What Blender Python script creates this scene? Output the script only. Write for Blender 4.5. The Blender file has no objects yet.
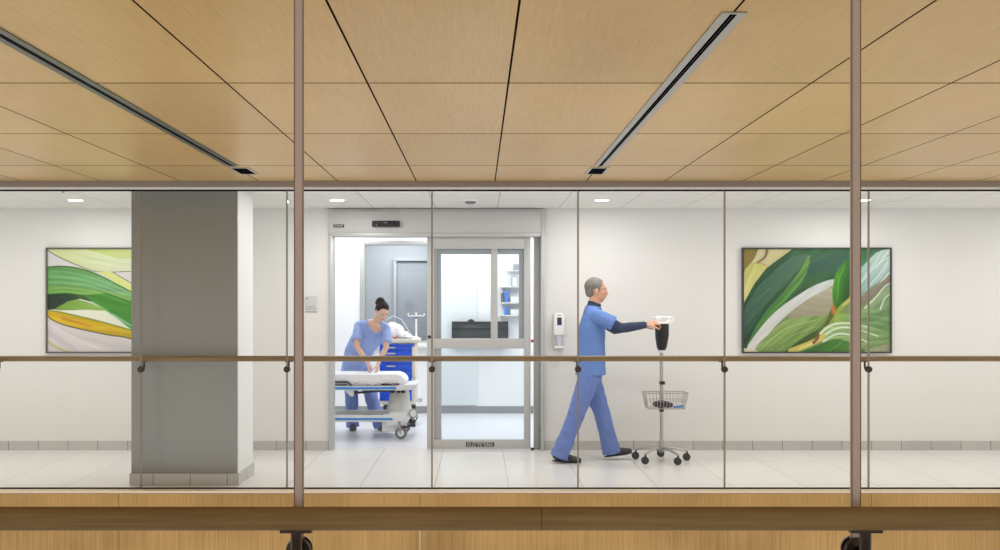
import bpy, bmesh, math, random
import numpy as np
from mathutils import Vector, Matrix, Quaternion
random.seed(4)
SC = bpy.context.scene
COL = SC.collection
E = 1.512; F = 960.0; VX, VY = 478.0, 305.0
def gx(px, Y): return (px - VX) * Y / F
def gz(py, Y): return E + (VY - py) * Y / F

# ------------------------------------------------------------------ materials
def lin(c):
    return tuple(((v/255.0)/12.92 if v/255.0 <= 0.04045 else ((v/255.0+0.055)/1.055)**2.4) for v in c[:3]) + (1.0,)
def newmat(name):
    m = bpy.data.materials.new(name); m.use_nodes = True
    return m, m.node_tree.nodes, m.node_tree.links, m.node_tree.nodes['Principled BSDF']
def mat(name, c, rough=.6, metal=0, spec=.5, noise=0.0, nscale=8.0, bump=0.0, bscale=60.0, coat=0.0):
    m, N, L, b = newmat(name)
    b.inputs['Base Color'].default_value = lin(c)
    b.inputs['Roughness'].default_value = rough
    b.inputs['Metallic'].default_value = metal
    b.inputs['Specular IOR Level'].default_value = spec
    b.inputs['Coat Weight'].default_value = coat
    tc = N.new('ShaderNodeTexCoord')
    if noise:
        n = N.new('ShaderNodeTexNoise'); n.inputs['Scale'].default_value = nscale; n.inputs['Detail'].default_value = 5
        L.new(tc.outputs['Object'], n.inputs['Vector'])
        r = N.new('ShaderNodeMapRange'); r.inputs['To Min'].default_value = 1-noise; r.inputs['To Max'].default_value = 1+noise
        L.new(n.outputs['Fac'], r.inputs['Value'])
        mx = N.new('ShaderNodeVectorMath'); mx.operation = 'SCALE'
        mx.inputs[0].default_value = lin(c)[:3]
        L.new(r.outputs[0], mx.inputs['Scale']); L.new(mx.outputs[0], b.inputs['Base Color'])
    if bump:
        n2 = N.new('ShaderNodeTexNoise'); n2.inputs['Scale'].default_value = bscale; n2.inputs['Detail'].default_value = 3
        L.new(tc.outputs['Object'], n2.inputs['Vector'])
        bp = N.new('ShaderNodeBump'); bp.inputs['Strength'].default_value = bump; bp.inputs['Distance'].default_value = .01
        L.new(n2.outputs['Fac'], bp.inputs['Height']); L.new(bp.outputs[0], b.inputs['Normal'])
    return m
def wood(name, c1, c2, stretch, rough=.4, tone=False, spec=.5, big=(1.2, .5, 1.2)):
    m, N, L, b = newmat(name)
    tc = N.new('ShaderNodeTexCoord')
    def noise(sc, det, seed):
        mp = N.new('ShaderNodeMapping'); mp.inputs['Scale'].default_value = sc; mp.inputs['Location'].default_value = (seed, seed, seed)
        L.new(tc.outputs['Object'], mp.inputs['Vector'])
        n = N.new('ShaderNodeTexNoise'); n.inputs['Scale'].default_value = 1; n.inputs['Detail'].default_value = det; n.inputs['Roughness'].default_value = .65
        L.new(mp.outputs[0], n.inputs['Vector']); return n
    a = noise(stretch, 6, 0); g = noise(big, 2, 7.3)
    add = N.new('ShaderNodeMath'); add.operation = 'MULTIPLY_ADD'; add.inputs[1].default_value = .6
    L.new(a.outputs['Fac'], add.inputs[0])
    m2 = N.new('ShaderNodeMath'); m2.operation = 'MULTIPLY'; m2.inputs[1].default_value = .4
    L.new(g.outputs['Fac'], m2.inputs[0]); L.new(m2.outputs[0], add.inputs[2])
    cr = N.new('ShaderNodeValToRGB'); cr.color_ramp.elements[0].position = .34; cr.color_ramp.elements[1].position = .66
    cr.color_ramp.elements[0].color = lin(c1); cr.color_ramp.elements[1].color = lin(c2)
    L.new(add.outputs[0], cr.inputs[0])
    out = cr.outputs[0]
    if tone:
        at = N.new('ShaderNodeAttribute'); at.attribute_name = 'tone'
        vm = N.new('ShaderNodeVectorMath'); vm.operation = 'MULTIPLY'
        L.new(out, vm.inputs[0]); L.new(at.outputs['Color'], vm.inputs[1]); out = vm.outputs[0]
    L.new(out, b.inputs['Base Color'])
    b.inputs['Roughness'].default_value = rough; b.inputs['Specular IOR Level'].default_value = spec
    return m
def tiled(name, c1, c2, cm, w, h, mortar, off, axes='xy', rough=.3, bump=.2, spec=.5, noise=.04):
    m, N, L, b = newmat(name)
    tc = N.new('ShaderNodeTexCoord'); sep = N.new('ShaderNodeSeparateXYZ'); L.new(tc.outputs['Object'], sep.inputs[0])
    cb = N.new('ShaderNodeCombineXYZ')
    for k, ax in enumerate(axes):
        ad = N.new('ShaderNodeMath'); ad.operation = 'SUBTRACT'; ad.inputs[1].default_value = off[k]
        L.new(sep.outputs['XYZ'.index(ax.upper())], ad.inputs[0]); L.new(ad.outputs[0], cb.inputs[k])
    br = N.new('ShaderNodeTexBrick'); br.offset = 0.0; br.squash = 1.0
    br.inputs['Scale'].default_value = 1; br.inputs['Brick Width'].default_value = w; br.inputs['Row Height'].default_value = h
    br.inputs['Mortar Size'].default_value = mortar; br.inputs['Mortar Smooth'].default_value = .1; br.inputs['Bias'].default_value = 0
    br.inputs['Color1'].default_value = lin(c1); br.inputs['Color2'].default_value = lin(c2); br.inputs['Mortar'].default_value = lin(cm)
    L.new(cb.outputs[0], br.inputs['Vector'])
    n = N.new('ShaderNodeTexNoise'); n.inputs['Scale'].default_value = 6; n.inputs['Detail'].default_value = 6
    L.new(tc.outputs['Object'], n.inputs['Vector'])
    r = N.new('ShaderNodeMapRange'); r.inputs['To Min'].default_value = 1-noise; r.inputs['To Max'].default_value = 1+noise
    L.new(n.outputs['Fac'], r.inputs['Value'])
    sc = N.new('ShaderNodeVectorMath'); sc.operation = 'SCALE'
    L.new(br.outputs['Color'], sc.inputs[0]); L.new(r.outputs[0], sc.inputs['Scale']); L.new(sc.outputs[0], b.inputs['Base Color'])
    bp = N.new('ShaderNodeBump'); bp.inputs['Strength'].default_value = bump; bp.inputs['Distance'].default_value = .002; bp.invert = True
    L.new(br.outputs['Fac'], bp.inputs['Height']); L.new(bp.outputs[0], b.inputs['Normal'])
    b.inputs['Roughness'].default_value = rough; b.inputs['Specular IOR Level'].default_value = spec
    return m
def glass(name, tint=(250, 252, 250), f0=.035, f1=.5, rough=0.0, gcol=(255,255,255)):
    m, N, L, b = newmat(name); N.remove(b)
    out = [n for n in N if n.type == 'OUTPUT_MATERIAL'][0]
    t = N.new('ShaderNodeBsdfTransparent'); t.inputs[0].default_value = lin(tint)
    g = N.new('ShaderNodeBsdfGlossy'); g.inputs['Roughness'].default_value = rough; g.inputs[0].default_value = lin(gcol)
    lw = N.new('ShaderNodeLayerWeight'); lw.inputs['Blend'].default_value = .5
    p = N.new('ShaderNodeMath'); p.operation = 'POWER'; p.inputs[1].default_value = 4
    L.new(lw.outputs['Facing'], p.inputs[0])
    r = N.new('ShaderNodeMapRange'); r.inputs['To Min'].default_value = f0; r.inputs['To Max'].default_value = f1
    L.new(p.outputs[0], r.inputs['Value'])
    mx = N.new('ShaderNodeMixShader'); L.new(r.outputs[0], mx.inputs[0]); L.new(t.outputs[0], mx.inputs[1]); L.new(g.outputs[0], mx.inputs[2])
    L.new(mx.outputs[0], out.inputs[0]); return m
def emit(name, c, s):
    m, N, L, b = newmat(name)
    b.inputs['Base Color'].default_value = (0, 0, 0, 1)
    b.inputs['Emission Color'].default_value = lin(c); b.inputs['Emission Strength'].default_value = s
    return m
def clearish(name, c, k):
    m, N, L, b = newmat(name)
    out = [n for n in N if n.type == 'OUTPUT_MATERIAL'][0]
    b.inputs['Base Color'].default_value = lin(c); b.inputs['Roughness'].default_value = .4
    t = N.new('ShaderNodeBsdfTransparent'); t.inputs[0].default_value = lin((190, 184, 178))
    mx = N.new('ShaderNodeMixShader'); mx.inputs[0].default_value = k
    L.new(t.outputs[0], mx.inputs[1]); L.new(b.outputs[0], mx.inputs[2]); L.new(mx.outputs[0], out.inputs[0]); return m
def vcol(name, rough=.45):
    m, N, L, b = newmat(name)
    a = N.new('ShaderNodeAttribute'); a.attribute_name = 'paint'
    L.new(a.outputs['Color'], b.inputs['Base Color']); b.inputs['Roughness'].default_value = rough
    b.inputs['Specular IOR Level'].default_value = .25
    return m

M = dict(
    ceilwood = wood('oak_veneer_ceiling', (176, 140, 84), (199, 165, 108), (110, 5, 110), .36, True, .5),
    fascia = wood('oak_veneer_fascia', (148, 111, 54), (202, 162, 97), (105, 105, 1.2), .45, False, .4),
    rail = wood('walnut_rail', (124, 102, 66), (152, 128, 88), (4, 90, 90), .7, False, .15),
    farrail = wood('walnut_rail_corridor', (106, 85, 50), (134, 109, 67), (4, 70, 70), .4, False, .4),
    gapdark = mat('dark_gap', (26, 22, 18), .95, spec=.0),
    wallpaint = mat('white_wall_paint', (220, 219, 216), .65, spec=.25, noise=.012, nscale=3),
    ceilpaint = tiled('corridor_ceiling_tile', (232, 231, 227), (228, 227, 224), (150, 150, 146), .64, .64, .003, (-4.28, 9.35), 'xy', .8, .1),
    roomwhite = mat('room_white_paint', (244, 245, 246), .6, noise=.008),
    floor = tiled('corridor_floor_tile', (222, 221, 217), (216, 215, 212), (168, 166, 160), .618, 1.236, .0035, (-.98, 8.1), 'xy', .28, .15),
    roomfloor = mat('room_floor_vinyl', (226, 228, 234), .3, noise=.02, nscale=4),
    base = tiled('base_tile', (188, 187, 182), (176, 175, 171), (120, 118, 113), .31, .2, .004, (-4.89, -.05), 'xz', .4, .2, noise=.08),
    baseside = tiled('base_tile_side', (188, 187, 182), (176, 175, 171), (120, 118, 113), .31, .2, .004, (8.03, -.05), 'yz', .4, .2, noise=.08),
    roombase = mat('room_vinyl_base', (146, 148, 150), .6),
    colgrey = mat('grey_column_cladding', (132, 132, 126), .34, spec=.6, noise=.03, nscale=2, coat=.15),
    colwhite = mat('column_paint', (226, 226, 224), .6),
    bronze = mat('bronze_anodised', (138, 126, 113), .45, metal=.35),
    alu = mat('anodised_aluminium', (186, 186, 184), .42, metal=.25, noise=.02, nscale=5),
    aluband = mat('aluminium_header', (192, 191, 189), .5, metal=.1, noise=.02, nscale=4),
    aludark = mat('aluminium_recess', (164, 166, 168), .5, metal=.3),
    white = mat('white_plastic', (236, 236, 234), .4, noise=.01),
    whitemetal = mat('white_powder_coat', (226, 228, 228), .35, noise=.015),
    stripwhite = mat('white_ceiling_edge', (225, 220, 212), .6),
    sill = mat('pale_stone_sill', (236, 222, 198), .4, noise=.04, nscale=10),
    black = mat('black_plastic', (22, 22, 24), .5, spec=.3),
    void = mat('slot_opening', (8, 8, 12), .9, spec=.0),
    darkmetal = mat('dark_bronze_fitting', (62, 50, 42), .32, metal=.7),
    steel = mat('brushed_steel', (170, 168, 165), .3, metal=.85),
    chrome = mat('chrome', (205, 205, 208), .15, metal=.9),
    seamnear = mat('near_joint_seal', (198, 182, 175), .45, noise=.05, nscale=3),
    seamedge = mat('near_joint_edge', (150, 116, 88), .4),
    seamfar = clearish('glass_joint_seal', (176, 164, 150), .5),
    glass = glass('clear_glass', (255, 255, 255), .003, .3),
    doorglass = glass('door_glass', (250, 253, 254), .012, .4),
    greyglass = glass('grey_tinted_glass', (236, 239, 241), .03, .4),
    lamp = emit('downlight_lens', (255, 252, 244), 9),
    panel = emit('room_light_panel', (250, 252, 255), 2),
    beyond = mat('far_room_paint', (194, 197, 200), .7),
    beyonddark = mat('far_room_door', (166, 171, 175), .7),
    slotframe = mat('slot_diffuser_frame', (168, 166, 160), .4, metal=.5),
    slotdark = mat('slot_diffuser_frame_dark', (96, 100, 92), .4, metal=.4),
    blue = mat('blue_drawer_plastic', (3, 82, 212), .35, noise=.03),
    bluestripe = mat('blue_bumper_stripe', (40, 140, 222), .4),
    cream = mat('cream_cart_shell', (228, 222, 205), .45),
    linen = mat('white_linen', (240, 240, 243), .85, bump=.3, bscale=25),
    cover = mat('white_column_cover', (208, 208, 202), .6, bump=.25, bscale=18),
    rubber = mat('grey_rubber', (120, 122, 124), .6),
    darkrubber = mat('dark_rubber', (44, 44, 48), .6),
    skin_w = mat('skin_light', (226, 182, 158), .5, noise=.04, nscale=20),
    skin_m = mat('skin_warm', (206, 156, 126), .5, noise=.04, nscale=20),
    lips = mat('lips', (176, 104, 98), .5),
    eyewhite = mat('eye_white', (232, 230, 226), .3),
    iris = mat('eye_dark', (48, 36, 30), .3),
    hair_w = mat('dark_brown_hair', (44, 30, 24), .7, spec=.15, noise=.35, nscale=45, bump=.5, bscale=90),
    hair_m = mat('grey_hair', (118, 114, 110), .75, spec=.15, noise=.45, nscale=30, bump=.5, bscale=90),
    scrub_w = mat('light_blue_scrub', (150, 172, 226), .8, noise=.07, nscale=7, bump=.35, bscale=14),
    scrub_wp = mat('light_blue_scrub_trousers', (126, 148, 208), .8, noise=.07, nscale=7, bump=.35, bscale=14),
    scrub_m = mat('blue_scrub_top', (94, 128, 192), .8, noise=.08, nscale=7, bump=.35, bscale=14),
    scrub_mp = mat('blue_scrub_trousers', (100, 124, 188), .8, noise=.08, nscale=7, bump=.35, bscale=14),
    navy = mat('navy_undershirt', (36, 46, 78), .8, noise=.1, nscale=12, bump=.3, bscale=30),
    shoe = mat('black_shoe', (38, 34, 34), .5),
    shoeg = mat('dark_grey_shoe', (66, 62, 62), .6),
    sole = mat('shoe_sole', (190, 188, 184), .6),
    frame = mat('black_picture_frame', (44, 44, 42), .4),
    framegrey = mat('bronze_picture_frame', (86, 82, 74), .4),
    paint = vcol('printed_picture'),
    inkblue = mat('dark_blue_window', (40, 52, 84), .25),
    sheer = mat('translucent_cartridge', (196, 196, 208), .3),
    signgrey = mat('grey_sign_plate', (198, 198, 195), .4),
    ink = mat('grey_ink', (120, 120, 118), .6),
    red = mat('red_button', (190, 40, 46), .4),
    screen = mat('monitor_screen', (34, 44, 46), .15, spec=.7),
    purple = mat('dark_purple_pouch', (52, 34, 46), .6),
    pale = mat('pale_blue_tint_panel', (230, 237, 238), .5),
    boxblue = mat('blue_carton', (64, 128, 214), .6),
    boxgrey = mat('grey_carton', (162, 166, 172), .6),
    plastic = mat('clear_tubing', (226, 226, 236), .25),
)

# ------------------------------------------------------------------ mesh helpers
class MB:
    def __init__(s): s.bm = bmesh.new()
    def box(s, x0, x1, y0, y1, z0, z1):
        v = [s.bm.verts.new(p) for p in ((x0,y0,z0),(x1,y0,z0),(x1,y1,z0),(x0,y1,z0),(x0,y0,z1),(x1,y0,z1),(x1,y1,z1),(x0,y1,z1))]
        for f in ((3,2,1,0),(4,5,6,7),(0,1,5,4),(1,2,6,5),(2,3,7,6),(3,0,4,7)): s.bm.faces.new([v[i] for i in f])
        return s
    def ring(s, c, u, w, ra, rb, n):
        return [s.bm.verts.new(c + u*(ra*math.cos(2*math.pi*k/n)) + w*(rb*math.sin(2*math.pi*k/n))) for k in range(n)]
    def bridge(s, a, b):
        n = len(a)
        for k in range(n): s.bm.faces.new((a[k], a[(k+1)%n], b[(k+1)%n], b[k]))
    def tube(s, pts, r, n=10, ref=None, caps=True, round_=False):
        """r: number, list of numbers or list of (a,b)"""
        pts = [Vector(p) for p in pts]
        m = len(pts)
        rr = r if isinstance(r, (list, tuple)) else [r]*m
        rr = [(q if isinstance(q, (tuple, list)) else (q, q)) for q in rr]
        tan = []
        for i in range(m):
            t = (pts[min(i+1, m-1)] - pts[max(i-1, 0)]); tan.append(t.normalized())
        ref = Vector(ref) if ref is not None else (Vector((0,0,1)) if abs(tan[0].z) < .9 else Vector((0,1,0)))
        u = (ref - tan[0]*ref.dot(tan[0])).normalized()
        rings = []
        P, R, T = list(pts), list(rr), list(tan)
        if round_:
            def cap(c, t, q, sgn):
                o = []
                for a in (80, 60, 40, 20):
                    a = math.radians(a); k = math.cos(a); e = math.sin(a)*min(q)
                    o.append((c + t*(sgn*e), (q[0]*k, q[1]*k), t))
                return o
            A = cap(pts[0], tan[0], rr[0], -1); B = cap(pts[-1], tan[-1], rr[-1], 1)[::-1]
            P = [a[0] for a in A] + P + [b[0] for b in B]; R = [a[1] for a in A] + R + [b[1] for b in B]; T = [a[2] for a in A] + T + [b[2] for b in B]
        for c, q, t in zip(P, R, T):
            u = (u - t*u.dot(t)).normalized(); w = t.cross(u)
            rings.append(s.ring(c, u, w, q[0], q[1], n))
        for a, b in zip(rings, rings[1:]): s.bridge(a, b)
        if caps: s.bm.faces.new(rings[0][::-1]); s.bm.faces.new(rings[-1])
        return s
    def ball(s, c, r, rot=None, n=16):
        if not isinstance(r, (tuple, list)): r = (r, r, r)
        mt = Matrix.Translation(Vector(c)) @ (rot.to_matrix().to_4x4() if rot is not None else Matrix.Identity(4)) @ Matrix.Diagonal((r[0], r[1], r[2], 1))
        bmesh.ops.create_uvsphere(s.bm, u_segments=n*2, v_segments=n, radius=1, matrix=mt); return s
    def cyl(s, p0, p1, r, n=20, r1=None): return s.tube([p0, p1], [r, r if r1 is None else r1], n)
    def prism(s, pts, y0, y1):
        """pts list of (x,z), extruded along Y"""
        a = [s.bm.verts.new((x, y0, z)) for x, z in pts]; b = [s.bm.verts.new((x, y1, z)) for x, z in pts]
        s.bm.faces.new(a); s.bm.faces.new(b[::-1])
        n = len(pts)
        for k in range(n): s.bm.faces.new((a[(k+1)%n], a[k], b[k], b[(k+1)%n]))
        return s
    def torus(s, c, R, r, axis='z', n=28, m=8):
        ax = {'x': (Vector((0,1,0)), Vector((0,0,1))), 'y': (Vector((1,0,0)), Vector((0,0,1))), 'z': (Vector((1,0,0)), Vector((0,1,0)))}[axis]
        nn = ax[0].cross(ax[1]); rings = []
        for k in range(n):
            a = 2*math.pi*k/n; d = ax[0]*math.cos(a) + ax[1]*math.sin(a)
            rings.append(s.ring(Vector(c) + d*R, d, nn, r, r, m))
        for k in range(n): s.bridge(rings[k], rings[(k+1)%n])
        return s
    def build(s, name, material, parent=None, smooth=True, bevel=0.0, loc=None):
        bmesh.ops.recalc_face_normals(s.bm, faces=s.bm.faces)
        me = bpy.data.meshes.new(name); s.bm.to_mesh(me); s.bm.free()
        me.materials.append(material)
        o = bpy.data.objects.new(name, me); COL.objects.link(o)
        if loc is not None:
            me.transform(Matrix.Translation(-Vector(loc))); o.location = loc
        if parent is not None:
            o.parent = parent
            wl = wloc(parent)
            if loc is None: me.transform(Matrix.Translation(-wl))
            else: o.location = Vector(loc) - wl
        if smooth:
            for p in me.polygons: p.use_smooth = True
            md = o.modifiers.new('split', 'EDGE_SPLIT'); md.split_angle = math.radians(38)
        if bevel:
            b = o.modifiers.new('bevel', 'BEVEL'); b.width = bevel; b.segments = 2; b.limit_method = 'ANGLE'
            o.modifiers.move(len(o.modifiers)-1, 0)
        return o
def wloc(o):
    v = Vector((0,0,0))
    while o is not None: v += o.location; o = o.parent
    return v
def tag(o, label=None, cat=None, group=None, kind=None):
    if label: o['label'] = label
    if cat: o['category'] = cat
    if group: o['group'] = group
    if kind: o['kind'] = kind
    return o
def thing(name, label, cat, loc, group=None):
    o = bpy.data.objects.new(name, None); COL.objects.link(o); o.location = loc; o.empty_display_size = .1
    return tag(o, label, cat, group)
def part(name, m, parent, fn, **k):
    b = MB(); fn(b); return b.build(name, m, parent, **k)
def struct(name, m, fn, label=None, **k):
    b = MB(); fn(b); o = b.build(name, m, None, **k); tag(o, label, None, None, 'structure'); return o
def copy_tree(o, parent=None):
    c = o.copy(); COL.objects.link(c); c.parent = parent
    for ch in list(o.children): copy_tree(ch, c)
    return c
def text(body, size, m, parent, loc, name='lettering', shear=0, align='CENTER', space=1.0):
    cu = bpy.data.curves.new(name, 'FONT'); cu.body = body; cu.size = size; cu.extrude = .0006; cu.align_x = align; cu.align_y = 'CENTER'; cu.shear = shear
    cu.space_character = space; cu.materials.append(m)
    tmp = bpy.data.objects.new(name, cu); COL.objects.link(tmp)
    dg = bpy.context.evaluated_depsgraph_get(); dg.update()
    me = bpy.data.meshes.new_from_object(tmp.evaluated_get(dg)); me.name = name
    bpy.data.objects.remove(tmp); bpy.data.curves.remove(cu)
    me.materials.clear(); me.materials.append(m)
    o = bpy.data.objects.new(name, me); COL.objects.link(o); o.parent = parent
    o.location = Vector(loc) - wloc(parent); o.rotation_euler = (math.pi/2, 0, 0); return o

# ------------------------------------------------------------------ room shell
YG, YW, YB = 7.89, 10.01, 13.40          # corridor glass, corridor wall, treatment room back wall
ZC = 2.52
XL, XR = -8.0, 8.4
# corridor floor and slab edge
struct('floor', M['floor'], lambda b: b.box(XL, XR, 7.80, YW+.16, -.25, 0), 'pale grey large format tile corridor floor')
struct('floor_room', M['roomfloor'], lambda b: b.box(-3.4, 2.2, YW+.16, 15.4, -.25, 0), 'white vinyl floor of the treatment room')
struct('floor_near', M['floor'], lambda b: b.box(XL, XR, -3.0, 2.14, -.3, 0), 'near side tile floor the view is taken from')
struct('trim_1', M['sill'], lambda b: b.box(XL, XR, 7.79, 7.872, -.018, .003), 'pale sill strip along the foot of the corridor glass')
struct('trim_2', M['gapdark'], lambda b: b.box(XL, XR, 7.872, 7.912, 0, .009), 'dark gasket at the foot of the corridor glass')
def fascia(b):
    jx = [XL, gx(420, 7.8)-2.44*2, gx(420, 7.8)-2.44, gx(420, 7.8), gx(420, 7.8)+3.66, gx(420,7.8)+6.1, XR]
    for a, c in zip(jx, jx[1:]): b.box(a+.0015, c-.0015, 7.80-.02, 7.80, -1.4, -.019)
struct('wall_slab_edge', M['fascia'], fascia, 'oak veneer panels facing the slab edge below the corridor glass')
# wood ceiling of panels
def ceiling():
    bm = bmesh.new(); lay = bm.loops.layers.float_color.new('tone')
    xs = [.88+.635*k for k in range(0, 13)]; xs = [.138-.64*k for k in range(13, 0, -1)] + [.138] + xs
    ys = [-2.09+1.29*k for k in range(0, 8)]; ys = [y for y in ys if y < 7.2] + [7.80]
    g = .0045
    for i in range(len(xs)-1):
        for j in range(len(ys)-1):
            x0, x1, y0, y1 = xs[i]+g, xs[i+1]-g, ys[j]+.0075, ys[j+1]-.0075
            v = [bm.verts.new(p) for p in ((x0,y0,ZC),(x1,y0,ZC),(x1,y1,ZC),(x0,y1,ZC),(x0,y0,ZC+.0005),(x1,y0,ZC+.0005),(x1,y1,ZC+.0005),(x0,y1,ZC+.0005))]
            t = random.uniform(.94, 1.05); w = random.uniform(-.02, .02)
            for f in ((3,2,1,0),(4,5,6,7),(0,1,5,4),(1,2,6,5),(2,3,7,6),(3,0,4,7)):
                fc = bm.faces.new([v[q] for q in f])
                for l in fc.loops: l[lay] = (t, t*(1+w*.3), t*(1-w), 1)
    bmesh.ops.recalc_face_normals(bm, faces=bm.faces)
    me = bpy.data.meshes.new('ceiling'); bm.to_mesh(me); bm.free(); me.materials.append(M['ceilwood'])
    o = bpy.data.objects.new('ceiling', me); COL.objects.link(o); tag(o, 'oak veneer panelled ceiling with thin dark joints', kind='structure')
ceiling()
struct('ceiling_backing', M['gapdark'], lambda b: b.box(XL-.3, XR+.3, -2.2, 7.80, ZC+.0006, ZC+.1), 'dark void above the wood ceiling joints')
struct('ceiling_corridor', M['ceilpaint'], lambda b: b.box(XL, XR, 7.86, YW, ZC, ZC+.08), 'white tiled ceiling of the corridor')
struct('ceiling_room', M['roomwhite'], lambda b: b.box(-3.4, 2.2, YW+.16, 15.4, 2.75, 2.85), 'white ceiling of the treatment room')
struct('trim_3', M['bronze'], lambda b: b.box(XL, XR, 7.80, 7.86, 2.476, ZC+.03), 'bronze head channel along the top of the corridor glass')
struct('trim_4', M['stripwhite'], lambda b: b.box(XL, XR, 7.86, 7.93, 2.458, ZC), 'white strip under the bronze head channel')
struct('trim_5', M['gapdark'], lambda b: b.box(XL, XR, 7.865, 7.915, 2.449, 2.458), 'thin dark gasket along the top of the corridor glass')
# corridor wall with opening for the sliding door assembly (x 329..544, floor to ceiling)
XO0, XO1 = gx(329, YW), gx(544, YW)
def frontwall(b):
    b.box(XL, XO0, YW, YW+.15, 0, 2.75); b.box(XO1, XR, YW, YW+.15, 0, 2.75); b.box(XO0, XO1, YW, YW+.15, ZC-.01, 2.75)
struct('wall_back', M['wallpaint'], frontwall, 'warm white corridor wall on both sides of the sliding door')
def rb(b):
    b.box(XL, XO0-.005, YW-.012, YW, 0, .096); b.box(XO1+.005, XR, YW-.012, YW, 0, .096)
struct('baseboard_back', M['base'], rb, 'grey tile base along the corridor wall')
struct('wall_left', M['wallpaint'], lambda b: b.box(XL-.15, XL, 7.86, YW+.15, 0, ZC), 'end wall of the corridor, far left')
struct('wall_right', M['wallpaint'], lambda b: b.box(XR, XR+.15, 7.86, YW+.15, 0, ZC), 'end wall of the corridor, far right')
# treatment room
XWl, XWr = gx(360, YB), gx(436, YB)+.02
zs, zt = gz(341, YB), gz(241, YB)
def backwall(b):
    b.box(-3.4, XWl, YB, YB+.12, 0, 2.75); b.box(XWr, 2.2, YB, YB+.12, 0, 2.75)
    b.box(XWl, XWr, YB, YB+.12, 0, zs-.06); b.box(XWl, XWr, YB, YB+.12, zt, 2.75)
struct('wall_room_back', M['roomwhite'], backwall, 'bright white back wall of the treatment room')
struct('wall_room_left', M['roomwhite'], lambda b: b.box(-3.55, -3.4, YW+.15, 15.4, 0, 2.75), 'left wall of the treatment room')
struct('wall_room_right', M['roomwhite'], lambda b: b.box(2.2, 2.35, YW+.15, 15.4, 0, 2.75), 'right wall of the treatment room')
struct('baseboard_room', M['roombase'], lambda b: b.box(-3.4, 2.2, YB-.01, YB, 0, .1), 'grey base strip along the treatment room back wall')
# space beyond interior window
struct('wall_beyond', M['beyond'], lambda b: b.box(-3.4, 2.2, 15.3, 15.4, 0, 2.75), 'grey wall of the space beyond the interior window')
dn = struct('door_2', M['beyonddark'], lambda b: b.box(gx(397, 15.25), gx(440, 15.25), 15.24, 15.3, 0, gz(262, 15.25)), 'grey door beyond the interior window', bevel=.004)
part('door_frame', M['beyond'], dn, lambda b: (b.box(gx(393.5,15.2), gx(396.5,15.2), 15.2, 15.3, 0, gz(261.1,15.2)), b.box(gx(393.5,15.2), gx(442,15.2), 15.2, 15.3, gz(261,15.2), gz(258,15.2))), bevel=.003)
iw = struct('window_1', M['greyglass'], lambda b: b.box(XWl+.06, XWr-.06, YB+.05, YB+.062, zs, zt-.05), 'grey interior window in the treatment room back wall', smooth=False)
def iwf(b):
    b.box(XWl, XWl+.07, YB-.02, YB+.12, zs-.06, zt); b.box(XWr-.07, XWr, YB-.02, YB+.12, zs-.06, zt)
    b.box(XWl+.07, XWr-.07, YB-.02, YB+.12, zt-.055, zt)
    b.box(XWl+.07, XWr-.07, YB-.02, YB+.12, zs-.06, zs)
part('window_frame', M['alu'], iw, iwf, bevel=.004)
part('window_sill', M['white'], iw, lambda b: b.box(XWl-.03, XWr+.03, YB-.09, YB, zs-.085, zs-.03), bevel=.004)
# pale wall panel seen through the sliding leaf
struct('trim_6', M['pale'], lambda b: b.box(gx(438,YB), gx(477,YB), YB-.03, YB, .12, 2.6), 'pale tinted wall panel behind the sliding door leaf', bevel=.004)

# column
cx0, cx1, cy0, cy1 = -2.905, -2.016, 8.05, 8.60
struct('column', M['colwhite'], lambda b: b.box(cx0, cx1, cy0+.012, cy1, 0, ZC), 'square column standing just behind the corridor glass', smooth=False)
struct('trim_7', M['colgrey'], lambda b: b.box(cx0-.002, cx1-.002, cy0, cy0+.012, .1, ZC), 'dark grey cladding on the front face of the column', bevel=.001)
struct('trim_8', M['base'], lambda b: b.box(cx0-.014, cx1+.014, cy0-.012, cy0+.011, 0, .1), 'grey tile base on the column front', smooth=False)
struct('trim_9', M['baseside'], lambda b: (b.box(cx1, cx1+.014, cy0+.011, cy1, 0, .1), b.box(cx0-.014, cx0, cy0+.011, cy1, 0, .1)), 'grey tile base on the column sides', smooth=False)

# glazing: corridor side
seams = [141, 287, 432, 578, 724.5, 868.5]
sx = [gx(p, YG) for p in seams]
sx = [sx[0]-1.2*k for k in range(4, 0, -1)] + sx + [sx[-1]+1.2*k for k in range(1, 5)]
n = 2
for a, c in zip(sx, sx[1:]):
    struct('window_%d' % n, M['glass'], lambda b: b.box(a+.008, c-.008, YG-.006, YG+.006, .005, 2.449), 'full height clear glass pane of the corridor glazing', smooth=False); n += 1
n_trim = 10
for x in sx:
    struct('trim_%d' % n_trim, M['seamfar'], lambda b: b.box(x-.007, x+.007, YG-.0065, YG+.0065, .004, 2.449), 'upright joint between two panes of the corridor glazing', smooth=False); n_trim += 1
# glazing: near side
YN = 2.07
nx = [gx(299.3, YN), gx(855, YN)]
nx = [nx[0]-1.198*k for k in (2, 1)] + nx + [nx[-1]+1.198*k for k in (1, 2)]
for a, c in zip(nx, nx[1:]):
    struct('window_%d' % n, M['glass'], lambda b: b.box(a+.0115, c-.0115, YN-.006, YN+.006, 0, ZC), 'full height clear glass pane of the near glazing', smooth=False); n += 1
for x in nx:
    o = struct('trim_%d' % n_trim, M['seamnear'], lambda b: b.box(x-.0085, x+.0085, YN-.008, YN+.008, 0, ZC), 'upright joint between two panes of the near glazing', smooth=False, bevel=.002); n_trim += 1
    part('joint_edge', M['seamedge'], o, lambda b: (b.box(x-.0104, x-.0086, YN-.0075, YN-.002, 0, ZC), b.box(x+.0086, x+.0104, YN-.0075, YN-.002, 0, ZC)), smooth=False)

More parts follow.
